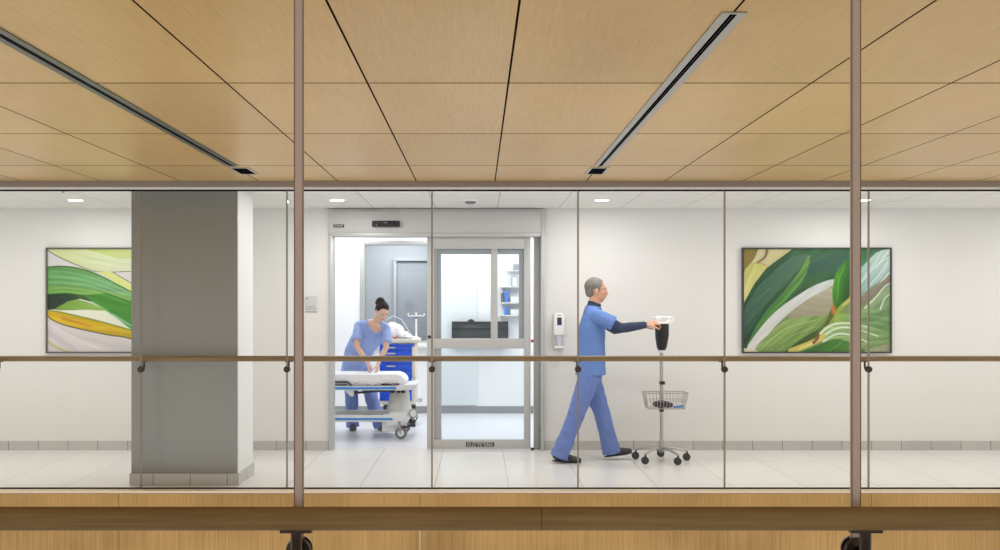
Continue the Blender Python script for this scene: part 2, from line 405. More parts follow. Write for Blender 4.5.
# ------------------------------------------------------------------ handrails
def handrail(label, Yr, zr, r, Yg, discz, xs, x0, x1, m, joints, side):
    t = thing('handrail', label, 'handrail', (0, Yr, 0))
    def rl(b):
        js = [x0] + joints + [x1]
        for a, c in zip(js, js[1:]): b.tube([(a+.0006, Yr, zr), (c-.0006, Yr, zr)], r, 24)
    part('rail', m, t, rl)
    for x in xs:
        ox = (.006 if x < 0 else -.004) if Yr < 5 else 0
        br = part('bracket', M['darkmetal'], t, lambda b: (
            b.tube([(x, Yg+side*.012, discz), (x, (Yg+Yr)/2, discz-.004), (x+ox, Yr-side*.004, discz), (x+ox, Yr, discz+.018), (x+ox, Yr, zr-r*.9)], .0085 if Yr > 5 else .0118, 18),))
        if Yr < 5:
            part('saddle', M['darkmetal'], br, lambda b: b.box(x+ox-.033, x+ox+.033, Yr-.011, Yr+.011, zr-r-.004, zr-r+.003), bevel=.001)
        else:
            part('saddle', M['darkmetal'], br, lambda b: b.box(x-.03, x+.03, Yr-.012, Yr+.012, zr-r-.004, zr-r+.003), bevel=.001)
        R = .0275
        part('clamp_disc', M['darkmetal'], br, lambda b: (b.cyl((x, Yg-.0065, discz), (x, Yg-.018, discz), R, 28, R*.92), b.cyl((x, Yg+.0065, discz), (x, Yg+.018, discz), R, 28, R*.92)))
        part('disc_rim', M['steel'], br, lambda b: b.torus((x, Yg-.0165, discz), R*.86, .0014, 'y'))
    return t
YR = 2.005
handrail('dark brown round handrail crossing the foreground below the near glass joints', YR, gz(518.6, YR), .0245, YN, gz(549, YN), nx[1:-1], -2.6, 3.2, M['rail'], [gx(541, YR)], -1)
YF = 7.965
handrail('brown wooden handrail along the corridor glass at the walking man’s hip', YF, gz(358.6, YF), .0235, YG, gz(369.3, YG), sx, XL+.02, XR-.02, M['farrail'], [], 1)

# ------------------------------------------------------------------ ceiling fixtures
def slot(x, y0, y1, m, label):
    t = thing('slot_diffuser', label, 'air diffuser', (x, y0, ZC), 'linear slot diffusers in the wood ceiling')
    w = .044
    def fr(b):
        b.box(x-w, x-.012, y0, y1, ZC-.006, ZC); b.box(x+.012, x+w, y0, y1, ZC-.006, ZC)
        b.box(x-w, x+w, y0-.012, y0, ZC-.006, ZC); b.box(x-w, x+w, y1, y1+.006, ZC-.006, ZC)
    part('frame', m, t, fr, smooth=False, bevel=.001)
    part('slot', M['void'], t, lambda b: b.box(x-.012, x+.012, y0, y1, ZC-.0055, ZC-.0005), smooth=False)
    part('vane', M['black'], t, lambda b: b.box(x-.001, x+.001, y0, y1, ZC-.0062, ZC-.0056), smooth=False)
slot(.882, 3.31, 6.93, M['slotframe'], 'silver slot diffuser with black slit, right of the centre ceiling panels')
slot(-1.775, 3.2, 6.93, M['slotdark'], 'dark slot diffuser running toward the upper left of the wood ceiling')
def sqd(x, y, dx, label):
    t = thing('ceiling_grille', label, 'grille', (x, y, ZC), 'small grilles at the ends of the slot diffusers')
    part('frame', M['slotframe'], t, lambda b: (b.box(x-.075, x-.055, y-.17, y+.17, ZC-.006, ZC), b.box(x+.055, x+.075, y-.17, y+.17, ZC-.006, ZC), b.box(x-.055, x+.055, y-.17, y-.155, ZC-.006, ZC), b.box(x-.055, x+.055, y+.155, y+.17, ZC-.006, ZC)), smooth=False)
    part('opening', M['void'], t, lambda b: b.box(x-.055, x+.055, y-.155, y+.155, ZC-.0055, ZC-.0005), smooth=False)
sqd(gx(597.5, 7.17), 7.2, 0, 'small dark grille beyond the end of the silver slot diffuser')
sqd(gx(243, 7.17), 7.2, 0, 'small dark grille beyond the end of the dark slot diffuser')
dl = None
DLX = [-6.4, gx(75.5, 9.2), gx(337, 9.2), gx(602, 9.2), gx(863, 9.2), 6.25]
names = [None, 'round recessed downlight above the leaf picture left of the column', 'round recessed downlight above the left jamb of the sliding door',
         'round recessed downlight above the walking man', 'round recessed downlight above the right-hand leaf picture', None]
for x, lb in zip(DLX, names):
    if dl is None:
        dl = thing('downlight', lb or 'round recessed downlight at the end of the corridor', 'ceiling light', (x, 9.2, ZC), 'downlights in the corridor ceiling')
        part('trim_ring', M['white'], dl, lambda b: b.tube([(x, 9.2, ZC-.005), (x, 9.2, ZC)], [.082, .086], 32))
        part('lens', M['lamp'], dl, lambda b: b.cyl((x, 9.2, ZC-.008), (x, 9.2, ZC-.0052), .064, 32))
        o = dl
    else: o = copy_tree(dl)
    o.location = (x, 9.2, ZC); o['label'] = lb or ('round recessed downlight at the far end of the corridor' if x > 0 else 'round recessed downlight at the near-left end of the corridor')
    l = bpy.data.lights.new('downlight_lamp', 'AREA'); l.shape = 'DISK'; l.size = .13; l.energy = 9; l.color = (1, .99, .97)
    lo = bpy.data.objects.new('downlight_lamp', l); COL.objects.link(lo); lo.location = (x, 9.2, ZC-.02)
for a, c in ((-7.9, -3.3), (-1.6, 8.3)):      # unseen fill lights added near the glass to light the wall evenly
    l = bpy.data.lights.new('added_fill_strip', 'AREA'); l.shape = 'RECTANGLE'; l.size = c-a; l.size_y = .06; l.energy = 7.4*(c-a); l.color = (1, .99, .975)
    lo = bpy.data.objects.new('added_fill_strip', l); COL.objects.link(lo); lo.location = ((a+c)/2, 8.2, ZC-.015)
x, y = gx(470.5, 9.25), 9.25
t = thing('smoke_detector', 'small round grey detector on the corridor ceiling above the sliding door', 'smoke detector', (x, y, ZC))
part('base', M['white'], t, lambda b: b.tube([(x, y, ZC-.012), (x, y, ZC)], [.075, .08], 32))
part('grille', M['rubber'], t, lambda b: b.tube([(x, y, ZC-.035), (x, y, ZC-.025), (x, y, ZC-.012)], [.03, .05, .055], 32))
x, y = gx(63, 8.45), 8.45
t = thing('ceiling_sprinkler', 'small round sprinkler cap on the corridor ceiling, far left', 'sprinkler', (x, y, ZC))
part('plate', M['white'], t, lambda b: b.tube([(x, y, ZC-.006), (x, y, ZC)], [.036, .04], 24))
part('head', M['steel'], t, lambda b: b.tube([(x, y, ZC-.022), (x, y, ZC-.006)], [.012, .016], 16))

# room light panels
for i, (x, y) in enumerate([(-1.9, 11.6), (-.3, 11.6), (1.2, 11.6), (-1.9, 12.8), (-.3, 12.8), (1.2, 12.8)]):
    t = thing('light_panel', 'square ceiling light panel of the treatment room', 'ceiling light', (x, y, 2.75), 'ceiling light panels of the treatment room')
    part('frame', M['white'], t, lambda b: b.box(x-.3, x+.3, y-.3, y+.3, 2.735, 2.75), smooth=False)
    part('diffuser', M['panel'], t, lambda b: b.box(x-.28, x+.28, y-.28, y+.28, 2.73, 2.7349), smooth=False)
    l = bpy.data.lights.new('panel_lamp', 'AREA'); l.size = .55; l.energy = 11.5; l.color = (.985, .99, 1)
    lo = bpy.data.objects.new('panel_lamp', l); COL.objects.link(lo); lo.location = (x, y, 2.72)
l = bpy.data.lights.new('far_room_lamp', 'AREA'); l.size = 1.0; l.energy = 34
lo = bpy.data.objects.new('far_room_lamp', l); COL.objects.link(lo); lo.location = (-1.2, 14.4, 2.72)

# ------------------------------------------------------------------ sliding door assembly
D = lambda px: gx(px, YW)
Zp = lambda py: gz(py, YW)
door = struct('door_1', M['aluband'], lambda b: (b.box(XO0, XO1, YW-.045, YW+.15, Zp(235), ZC-.012),), 'aluminium automatic sliding glass door into the treatment room', bevel=.003)
part('header_lip', M['alu'], door, lambda b: b.box(D(333.2), D(540), YW-.055, YW+.1, Zp(237), Zp(233.5)), bevel=.002)
part('header_edge', M['aludark'], door, lambda b: b.box(D(333.5), D(538), YW-.048, YW-.045, Zp(211.5), Zp(210.7)))
part('jamb', M['alu'], door, lambda b: (b.box(XO0, D(333), YW-.03, YW+.15, 0, Zp(235)),), bevel=.003)
part('jamb', M['alu'], door, lambda b: (b.box(D(540.5), XO1, YW-.05, YW+.15, 0, Zp(209.5)),), bevel=.003)
part('jamb', M['aludark'], door, lambda b: (b.box(D(534.2), D(540.5), YW+.03, YW+.13, 0, Zp(235)),), bevel=.003)
def leaffr(b):
    y0, y1 = YW+.0, YW+.05
    b.box(D(427), D(434.2), y0, y1, .012, Zp(234.5)); 
    b.box(D(524), D(530.6), y0, y1, .012, Zp(234.5))
    b.box(D(434.2), D(524), y0, y1, Zp(249), Zp(234.5))
    b.box(D(434.2), D(524), y0, y1, Zp(348.5), Zp(338.5))
    b.box(D(434.2), D(524), y0, y1, .012, Zp(439.6))
    b.box(D(490.8), D(497.6), y0+.01, y1-.01, Zp(338.5), Zp(249))
leaf = part('door_leaf', M['alu'], door, leaffr, bevel=.002)
def leafin(b):
    y0, y1 = YW+.018, YW+.07
    b.box(D(434.2), D(441.2), y0, y1, Zp(439.6), Zp(348.5)); b.box(D(434.2), D(437), y0, y1, Zp(338.5), Zp(249))
    b.box(D(437), D(441), y0+.02, y1, Zp(338.5), Zp(249))
    b.box(D(519), D(524), y0+.02, y1, Zp(338.5), Zp(249))
    b.box(D(441), D(519), y0+.02, y1, Zp(254), Zp(249))
part('inner_stile', M['aludark'], leaf, leafin)
part('glass_pane', M['doorglass'], leaf, lambda b: (b.box(D(434), D(524), YW+.027, YW+.033, Zp(338.5), Zp(249)), b.box(D(441), D(524), YW+.027, YW+.033, Zp(439.6), Zp(348.5))), smooth=False)
part('lock_cylinder', M['darkmetal'], leaf, lambda b: b.cyl((D(429.5), YW-.012, Zp(337)), (D(429.5), YW, Zp(337)), .018, 20))
lb = part('warning_label', M['black'], leaf, lambda b: b.box(D(466), D(494.3), YW-.002, YW-.0002, Zp(446.8), Zp(442)), smooth=False)
text('IN EMERGENCY', .031, M['white'], lb, ((D(466)+D(494.3))/2, YW-.0025, Zp(443.2)), space=1.3)
text('PUSH TO OPEN', .031, M['white'], lb, ((D(466)+D(494.3))/2, YW-.0025, Zp(445.6)), space=1.3)
pl = part('maker_plate', M['black'], door, lambda b: b.box(D(334), D(344.8), YW-.048, YW-.0452, Zp(227.8), Zp(224.8)), bevel=.001)
text('STANLEY', .024, M['white'], pl, (D(339.4), YW-.0485, Zp(226.3)))
sn = part('motion_sensor', M['black'], door, lambda b: b.box(D(373), D(400.3), YW-.1, YW-.0452, Zp(227.4), Zp(221.6)), bevel=.006)
part('sensor_mark', M['rubber'], sn, lambda b: b.box(D(384.5), D(388.5), YW-.1015, YW-.1, Zp(223.9), Zp(223)))
part('sensor_eye', M['rubber'], sn, lambda b: b.cyl((D(377.5), YW-.1015, Zp(226)), (D(377.5), YW-.1, Zp(226)), .008))
part('release_button', M['red'], door, lambda b: b.cyl((D(532.4), YW+.02, Zp(341)), (D(532.4), YW+.04, Zp(341)), .016))
part('floor_guide', M['black'], door, lambda b: b.box(D(530.8), D(534), YW+.0, YW+.04, 0, .02))

# ------------------------------------------------------------------ corridor wall things
Yd = YW
dx0, dx1 = gx(553.6, 9.95), gx(564.2, 9.95)
cxm = (dx0+dx1)/2
t = thing('sanitizer_dispenser', 'white hand sanitizer dispenser on the wall beside the sliding door', 'dispenser', (cxm, Yd, gz(352, Yd)))
S = lambda py: gz(py, 9.93)
part('back_plate', M['signgrey'], t, lambda b: b.box(dx0-.008, dx1-.004, Yd-.02, Yd, S(350), S(314)), bevel=.008)
part('cover', M['white'], t, lambda b: b.prism([(dx0, S(335)), (dx1, S(335)), (dx1-.002, S(316)), (dx1-.018, S(313)), (dx0+.018, S(313)), (dx0+.002, S(316))], Yd-.1, Yd-.0205), bevel=.01)
part('level_window', M['inkblue'], t, lambda b: b.box(cxm-.022, cxm+.026, Yd-.102, Yd-.1, S(325.2), S(317.5)), bevel=.001)
text('PURELL', .017, M['inkblue'], t, (cxm+.002, Yd-.1012, S(315.3)), shear=.2)
part('cartridge', M['sheer'], t, lambda b: b.tube([(cxm+.004, Yd-.06, S(346)), (cxm+.004, Yd-.06, S(335))], [(.025, .022), (.035, .036)], 20, ref=(1,0,0)))
part('drip_tray', M['white'], t, lambda b: b.box(cxm-.04, cxm+.046, Yd-.11, Yd-.0205, S(348.2), S(346.2)), bevel=.003)
sx0, sx1 = D(305), D(317.2)
t = thing('door_sign', 'small grey acrylic room sign on the wall left of the sliding door', 'sign', (sx0, YW, Zp(312)))
part('plate', M['signgrey'], t, lambda b: b.box(sx0, sx1, YW-.008, YW, Zp(312.6), Zp(296.6)), bevel=.002)
for (a, c, py, h) in ((305.7, 308.2, 298.6, 1.2), (305.8, 315, 306.6, .5), (305.8, 316.2, 308.8, .6), (305.8, 316, 311.6, .6)):
    def glyphs(b):
        q = a
        while q < c:
            w = random.uniform(.5, 1.0)
            b.box(D(q), D(min(q+w, c)), YW-.0088, YW-.008, Zp(py+h/2), Zp(py-h/2)); q += w+.25
    part('lettering', M['ink'], t, glyphs, smooth=False)

# ------------------------------------------------------------------ pictures
class Canvas:
    def __init__(s, W, H, x0, y0, x1, y1, bg):
        s.W, s.H = W, H
        s.X, s.Y = np.meshgrid(np.linspace(x0, x1, W), np.linspace(y0, y1, H))
        s.c = np.zeros((H, W, 3)) + np.array(bg, float)
        s.tab = np.random.RandomState(3).rand(997)
        s.wob = 6*np.sin(s.X*.013+s.Y*.021)+4*np.sin(s.X*.05-s.Y*.027+1)
    def spline(s, pts, closed=True, k=8):
        P = [np.array(p, float) for p in pts]; n = len(P); out = []
        rg = range(n) if closed else range(n-1)
        for i in rg:
            if closed: a, b, c, d = P[(i-1)%n], P[i], P[(i+1)%n], P[(i+2)%n]
            else: a, b, c, d = P[max(i-1,0)], P[i], P[i+1], P[min(i+2,n-1)]
            for j in range(k):
                t = j/k
                out.append(.5*((2*b)+(-a+c)*t+(2*a-5*b+4*c-d)*t*t+(-a+3*b-3*c+d)*t**3))
        if not closed: out.append(P[-1])
        return out
    def inside(s, poly):
        m = np.zeros(s.X.shape, bool); n = len(poly)
        for i in range(n):
            x1, y1 = poly[i]; x2, y2 = poly[(i+1)%n]
            if y1 == y2: continue
            c = ((s.Y > y1) != (s.Y > y2)); xi = (x2-x1)*(s.Y-y1)/(y2-y1)+x1
            m ^= c & (s.X < xi)
        return m
    def shape(s, pts, c0, c1=None, ang=0, vein=0, vfreq=.12, vang=None, curve=0.0, smooth=True):
        poly = s.spline(pts) if smooth else [np.array(p, float) for p in pts]
        m = s.inside(poly); c1 = c1 or c0
        d = np.array([math.cos(math.radians(ang)), math.sin(math.radians(ang))])
        pr = s.X*d[0]+s.Y*d[1]; v = pr[m]
        if v.size == 0: return
        t = np.clip((pr-v.min())/(v.max()-v.min()+1e-6), 0, 1)[..., None]
        col = np.array(c0, float)*(1-t)+np.array(c1, float)*t
        if vein:
            va = math.radians(vang if vang is not None else ang+90)
            q = -s.X*math.sin(va)+s.Y*math.cos(va); al = s.X*math.cos(va)+s.Y*math.sin(va)
            q = q + curve*al*al*1e-3 + s.wob*.4
            w = .5*np.sin(q*vfreq*2)+.3*np.sin(q*vfreq*5.3+1)+.2*np.sin(q*vfreq*11+2)
            f = (q*vfreq*3.2+al*.012) % 990; i0 = f.astype(int); fr = f-i0
            w2 = s.tab[i0]*(1-fr)+s.tab[i0+1]*fr
            f = (q*vfreq*8+al*.02) % 990; i0 = f.astype(int); fr = f-i0
            w2 = w2*.6+.4*(s.tab[i0]*(1-fr)+s.tab[i0+1]*fr)
            col = col*(1+vein*(.7*w+1.5*(w2-.5))[..., None])
        s.c[m] = np.clip(col[m], 0, 255)
    def stroke(s, pts, w, c, w1=None, op=1.0):
        p = s.spline(pts, False); w1 = w if w1 is None else w1
        best = np.full(s.X.shape, 1e9)
        n = len(p)
        for i in range(n-1):
            a, b = p[i], p[i+1]; ab = b-a; L2 = ab.dot(ab)+1e-9
            t = np.clip(((s.X-a[0])*ab[0]+(s.Y-a[1])*ab[1])/L2, 0, 1)
            d = np.hypot(s.X-(a[0]+t*ab[0]), s.Y-(a[1]+t*ab[1]))
            ww = (w+(w1-w)*(i/n))/2
            best = np.minimum(best, d/ww)
        al = np.clip(1.25-best, 0, .25)*4*op
        s.c = s.c*(1-al[..., None])+np.array(c, float)*al[..., None]
def picture(label, group, X0, X1, Z0, Z1, cv, fm):
    t = thing('framed_picture', label, 'picture', ((X0+X1)/2, YW, Z0), group)
    f = .016
    part('frame', fm, t, lambda b: (b.box(X0, X0+f, YW-.04, YW, Z0, Z1), b.box(X1-f, X1, YW-.04, YW, Z0, Z1), b.box(X0+f, X1-f, YW-.04, YW, Z0, Z0+f), b.box(X0+f, X1-f, YW-.04, YW, Z1-f, Z1), b.box(X0+f, X1-f, YW-.012, YW, Z0+f, Z1-f)), smooth=False)
    W, H = cv.W, cv.H
    xs = np.linspace(X0+f, X1-f, W); zs_ = np.linspace(Z1-f, Z0+f, H)
    gxx, gzz = np.meshgrid(xs, zs_)
    o = t.location
    co = np.stack([gxx-o.x, np.full(gxx.shape, YW-.026-o.y), gzz-o.z], -1).reshape(-1, 3)
    idx = np.arange(W*H).reshape(H, W)
    q = np.stack([idx[:-1, :-1], idx[1:, :-1], idx[1:, 1:], idx[:-1, 1:]], -1).reshape(-1, 4)
    # closed board: front grid plus four back corners
    nb = len(co); (ax, ay, az), (bx, by, bz) = co[0], co[-1]
    back = np.array([[ax, ay+.013, az], [bx, ay+.013, az], [bx, ay+.013, bz], [ax, ay+.013, bz]])
    verts = np.vstack([co, back]).tolist(); faces = q.tolist()
    top = idx[0, :].tolist(); bot = idx[-1, :].tolist(); lf = idx[:, 0].tolist(); rt = idx[:, -1].tolist()
    faces += [[nb, nb+1, nb+2, nb+3], top + [nb+1, nb], bot[::-1] + [nb+3, nb+2], lf[::-1] + [nb, nb+3], rt + [nb+2, nb+1]]
    me = bpy.data.meshes.new('print'); me.from_pydata(verts, [], faces)
    at = me.color_attributes.new('paint', 'FLOAT_COLOR', 'POINT')
    c = cv.c.reshape(-1, 3)/255.0; c = (c*.93+c.mean(1, keepdims=True)*.07)*np.array([.92, .93, .90]); c = np.where(c <= .04045, c/12.92, ((c+.055)/1.055)**2.4)
    c = np.vstack([c, np.ones((4, 3))*.5]); c = np.hstack([c, np.ones((len(c), 1))]).astype(np.float32)
    at.data.foreach_set('color', c.ravel())
    me.materials.append(M['paint'])
    ob = bpy.data.objects.new('print', me); COL.objects.link(ob); ob.parent = t
c = Canvas(380, 264, 45, 45, 714, 510, (120, 140, 90))
sh, st = c.shape, c.stroke
sh([(45,45),(265,45),(230,75),(150,130),(100,200),(45,300)], (214,204,160), (190,180,120), 60, .05, .06, 120, smooth=False)
sh([(45,45),(112,45),(98,80),(62,130),(45,190)], (140,120,50), (150,130,60), 90, .1, .06, 120, smooth=False)
st([(152,45),(142,80),(100,112),(72,128)], 12, (124,86,70), 6, .8)
sh([(58,130),(100,106),(150,120),(120,170),(80,230),(47,290),(45,180)], (196,196,104), (226,214,150), 80, .08, .08, 115)
st([(100,108),(130,112),(152,122)], 5, (190,110,110), 3, .7)
sh([(45,290),(95,200),(150,130),(240,65),(275,40),(640,40),(610,85),(540,120),(500,150),(455,185),(380,205),(300,250),(200,320),(120,400),(62,490),(45,500)], (22,66,44), (62,112,64), -40, .22, .055, -42, .25, smooth=False)
sh([(45,330),(110,220),(190,140),(270,80),(340,72),(260,180),(170,270),(90,350),(45,420)], (48,92,80), (74,108,86), -40, .14, .07, -42, .2)
sh([(330,100),(420,60),(560,50),(600,60),(520,105),(470,145),(400,150),(340,160)], (44,84,72), (64,104,84), -20, .18, .07, -25, .3)
for k in range(14):
    d = k*19-30; st([(48+d*.25, 440-d*.9), (150+d*.3, 290-d*.55), (270+d*.35, 160-d*.3), (400+d*.5, 75-d*.1)], 2.2, (96,134,84) if k % 3 else (24,60,44), 1.2, .55)
for k in range(8):
    st([(90+k*10, 420-k*14), (200+k*16, 300-k*12), (330+k*10, 215-k*10), (450+k*16, 165-k*9)], 2, (88,136,72) if k % 2 else (30,72,40), 1, .5)
sh([(58,490),(100,400),(150,330),(230,240),(300,150),(342,74),(347,98),(325,170),(260,255),(190,325),(120,405),(72,488)], (44,112,36), (96,142,66), -45, .2, .09, -45, .1)
st([(342,74),(300,150),(230,240),(150,330),(60,480)], 3, (130,165,100), 2, .7)
sh([(60,495),(120,405),(200,320),(300,250),(380,205),(457,182),(457,215),(400,240),(330,277),(260,330),(180,405),(110,495)], (214,212,214), (196,200,206), -40, .05, .09, -40, .2)
sh([(457,212),(400,240),(330,277),(250,345),(300,360),(440,352),(470,300)], (176,168,146), (150,142,120), 90, .08, .1, 8, 0)
sh([(100,505),(165,425),(250,365),(340,350),(440,352),(410,400),(340,450),(235,510)], (146,172,100), (96,132,60), 60, .14, .06, -38, .6)
st([(130,495),(230,410),(380,365)], 3, (190,205,150), 2, .8); st([(170,505),(260,440),(380,395)], 3, (180,198,140), 2, .7)
sh([(235,512),(330,440),(405,395),(450,310),(476,325),(445,385),(385,440),(300,512)], (44,66,24), (92,108,40), -50, .2, .1, -50)
sh([(458,308),(450,240),(466,160),(500,112),(528,100),(530,262),(500,292),(474,314)], (72,148,34), (20,66,20), 15, .12, .07, 80)
st([(505,125),(480,190),(474,280)], 6, (110,175,60), 4, .6)
sh([(470,345),(520,335),(560,350),(520,378),(460,385)], (146,176,86), (112,150,60), 30, .1, .1, 0)
st([(545,262),(495,305),(462,345),(436,384)], 20, (150,160,60), 12); st([(545,262),(500,300)], 8, (206,206,110), 8, .8)
st([(455,310),(456,332)], 18, (186,112,52), 14); st([(450,345),(425,385),(395,420)], 14, (86,96,36), 12)
sh([(560,130),(640,60),(700,45),(716,45),(716,155),(640,210),(560,265)], (128,168,170), (206,222,222), -60, .16, .07, -42, .2, smooth=False)
st([(580,200),(650,120),(712,80)], 5, (228,236,236), 4, .8); st([(575,260),(650,215),(714,150)], 6, (232,236,232), 5, .9)
sh([(565,45),(690,45),(650,62),(600,110),(560,150)], (40,104,64), (76,130,90), 40, .2, .08, -42, smooth=False)
sh([(560,268),(640,218),(716,160),(716,205),(640,262),(560,318)], (150,140,126), (120,112,98), 60, .08, .1, -35, smooth=False)
sh([(560,325),(620,300),(660,250),(716,195),(716,330),(620,322)], (146,170,132), (110,142,98), 60, .15, .08, -40, smooth=False)
st([(600,312),(650,262),(690,215),(714,200)], 6, (226,230,214), 4, .9); st([(670,318),(690,270),(714,250)], 6, (220,226,210), 4, .9)
sh([(500,352),(570,322),(640,318),(716,325),(716,445),(620,410),(540,385)], (126,160,104), (92,134,78), 80, .16, .05, 10, .4, smooth=False)
sh([(385,440),(425,392),(500,374),(600,388),(716,432),(716,475),(640,500),(560,498),(480,452),(410,468)], (158,186,120), (116,150,90), 60, .12, .09, 12, .2)
for a in ([(390,432),(450,388),(530,382),(620,400)], [(398,448),(460,408),(540,402),(660,440)], [(410,462),(470,430),(540,436),(620,470)]): st(a, 8, (226,236,222), 4, .85)
st([(420,450),(480,420),(560,425),(640,462)], 4, (90,150,150), 3, .5)
for k in range(7):
    st([(540+k*4, 350+k*12), (600, 338+k*13), (660, 340+k*14), (714, 350+k*15)], 2.4, (168,196,150) if k % 2 else (70,112,62), 1.4, .6)
for k in range(5):
    st([(130+k*26, 498), (200+k*26, 440-k*6), (280+k*22, 398-k*6), (390+k*8, 372)], 2, (176,196,132) if k % 2 else (84,118,54), 1.2, .6)
sh([(320,512),(400,474),(480,452),(560,484),(590,512)], (48,108,34), (84,140,56), -30, .22, .06, -20, .3)
sh([(585,512),(716,470),(716,512)], (176,178,150), (150,150,120), 0, .05, .1, smooth=False)
st([(262,508),(330,482),(378,460),(408,440)], 26, (204,188,92), 20); st([(300,495),(360,472)], 6, (232,222,150), 5, .8)
st([(366,468),(384,448),(388,430)], 13, (136,60,74), 8, .9)
sh([(45,492),(70,500),(110,505),(110,512),(45,512)], (222,214,180), smooth=False)
picture('wide framed leaf picture of dark green and white striped leaves, right of the walking man', 'framed leaf pictures on the corridor wall', gx(742.5, 9.97), gx(892, 9.97), gz(353.3, 9.97), gz(247.5, 9.97), c, M['frame'])
c = Canvas(380, 264, 60, 47, 729, 512, (218, 210, 214)); sh, st = c.shape, c.stroke
sh([(60,330),(300,330),(729,470),(729,512),(60,512)], (222,212,218), (206,198,206), 60, .05, .03, 35, .3, smooth=False)
st([(60,420),(110,455),(190,505)], 26, (204,190,204), 14, .7); st([(60,465),(100,492),(150,512)], 8, (204,180,90), 5, .8); st([(60,380),(160,440),(300,500)], 14, (230,222,228), 10, .7)
sh([(60,52),(110,82),(200,122),(290,150),(442,148),(729,140),(729,47),(60,47)], (204,214,150), (222,224,222), 10, .06, .05, 25, .3, smooth=False)
sh([(250,47),(420,47),(460,85),(400,92),(320,72)], (190,206,112), (206,216,150), 40)
st([(60,52),(110,82),(200,122),(290,150),(442,148),(729,140)], 4, (112,108,92), 3)
sh([(60,60),(110,92),(200,130),(200,136),(120,126),(60,128)], (216,212,222), smooth=False)
sh([(285,150),(360,150),(442,205),(600,300),(600,330),(442,238),(380,205),(330,172)], (214,218,130), (222,226,160), 0, smooth=False)
st([(355,150),(442,200),(600,290)], 4, (130,128,120), 3)
sh([(60,130),(120,125),(200,134),(290,163),(380,208),(442,240),(600,300),(729,350),(729,430),(442,330),(330,260),(240,262),(140,250),(60,254)], (92,160,84), (166,200,176), 70, .12, .05, 14, .25, smooth=False)
sh([(60,215),(200,215),(330,240),(442,262),(442,290),(330,258),(200,252),(60,250)], (110,166,74), (130,180,90), 10, .1, .06, 10, .2)
st([(60,130),(120,125),(200,134),(290,163),(380,208),(442,240)], 7, (70,116,30), 4)
sh([(60,250),(140,243),(230,256),(330,246),(442,285),(729,390),(729,560),(442,410),(380,362),(330,322),(270,290),(210,272),(150,286),(100,318),(60,320)], (58,128,34), (76,160,52), 20, .14, .06, 28, .3, smooth=False)
sh([(60,254),(140,247),(230,258),(262,284),(210,272),(150,286),(100,320),(60,322)], (24,48,34), (44,82,36), 0, .1, .06, smooth=False)
st([(262,284),(330,325),(390,372),(442,412)], 6, (120,190,110), 5); st([(360,345),(442,395)], 10, (176,214,206), 8, .6)
st([(330,248),(442,286)], 4, (40,90,30), 3, .8)
sh([(98,322),(150,288),(195,276),(255,292),(322,325),(240,322)], (118,164,56), (150,190,92), 40, .1, .08, 10)
sh([(100,328),(240,324),(322,326),(380,364),(442,412),(300,374),(200,346)], (236,236,224), (226,228,212), 20, smooth=False)
sh([(60,325),(110,330),(200,350),(300,374),(442,414),(729,500),(729,545),(442,452),(350,436),(240,414),(140,390),(82,366),(60,345)], (222,180,24), (180,160,30), 15, .14, .05, 14, .1, smooth=False)
st([(66,326),(110,331),(200,351),(300,375),(442,415),(729,500)], 5, (130,150,30), 6); st([(62,350),(82,368),(140,392),(240,416),(350,438),(442,454),(729,545)], 5, (96,90,30), 5)
st([(130,362),(200,382),(260,398)], 14, (206,130,30), 8, .7); st([(340,410),(400,428)], 12, (214,170,20), 8, .7)
for k in range(9):
    st([(60, 140+k*12), (160, 140+k*12), (280, 172+k*10), (400, 222+k*9), (520, 275+k*10)], 2, (178,208,182) if k % 2 else (86,146,84), 1.2, .5)
for k in range(5):
    st([(180+k*20, 262), (300+k*16, 276+k*5), (380+k*14, 325+k*6), (450+k*12, 380+k*5)], 2.2, (120,186,96) if k % 2 else (36,96,26), 1.4, .6)
lx0 = gx(45.5, 9.97)
picture('framed leaf picture with green blades and a yellow band, left of the column', 'framed leaf pictures on the corridor wall', lx0, lx0+gx(892, 9.97)-gx(742.5, 9.97), gz(353.3, 9.97), gz(247.5, 9.97), c, M['framegrey'])

# ------------------------------------------------------------------ bodies
def solid(name, m, parent, fn, voxel=.008, smooth=4, cut=None, disp=0.0, keep=None):
    """one continuous surface grown over overlapping volumes"""
    b = MB(); fn(b)
    bmesh.ops.recalc_face_normals(b.bm, faces=b.bm.faces)
    me = bpy.data.meshes.new(name+'_src'); b.bm.to_mesh(me); b.bm.free()
    o = bpy.data.objects.new(name+'_src', me); COL.objects.link(o)
    r = o.modifiers.new('r', 'REMESH'); r.mode = 'VOXEL'; r.voxel_size = voxel
    s = o.modifiers.new('s', 'SMOOTH'); s.factor = .5; s.iterations = smooth
    if disp:
        tx = bpy.data.textures.new(name+'_folds', 'CLOUDS'); tx.noise_scale = .07; tx.noise_depth = 2
        d = o.modifiers.new('d', 'DISPLACE'); d.texture = tx; d.strength = disp; d.mid_level = .5; d.texture_coords = 'LOCAL'
    dg = bpy.context.evaluated_depsgraph_get(); dg.update()
    nm = bpy.data.meshes.new_from_object(o.evaluated_get(dg))
    bpy.data.objects.remove(o); bpy.data.meshes.remove(me)
    if cut:
        bm = bmesh.new(); bm.from_mesh(nm)
        bmesh.ops.delete(bm, geom=[v for v in bm.verts if cut(v.co)], context='VERTS')
        bm.to_mesh(nm); bm.free()
    nm.materials.clear(); nm.materials.append(m)
    nm.name = name
    for p in nm.polygons: p.use_smooth = True
    ob = bpy.data.objects.new(name, nm); COL.objects.link(ob); ob.parent = parent
    nm.transform(Matrix.Translation(-wloc(parent)))
    if cut:
        sd = ob.modifiers.new('cloth', 'SOLIDIFY'); sd.thickness = .004; sd.offset = -1
    return ob
V = Vector
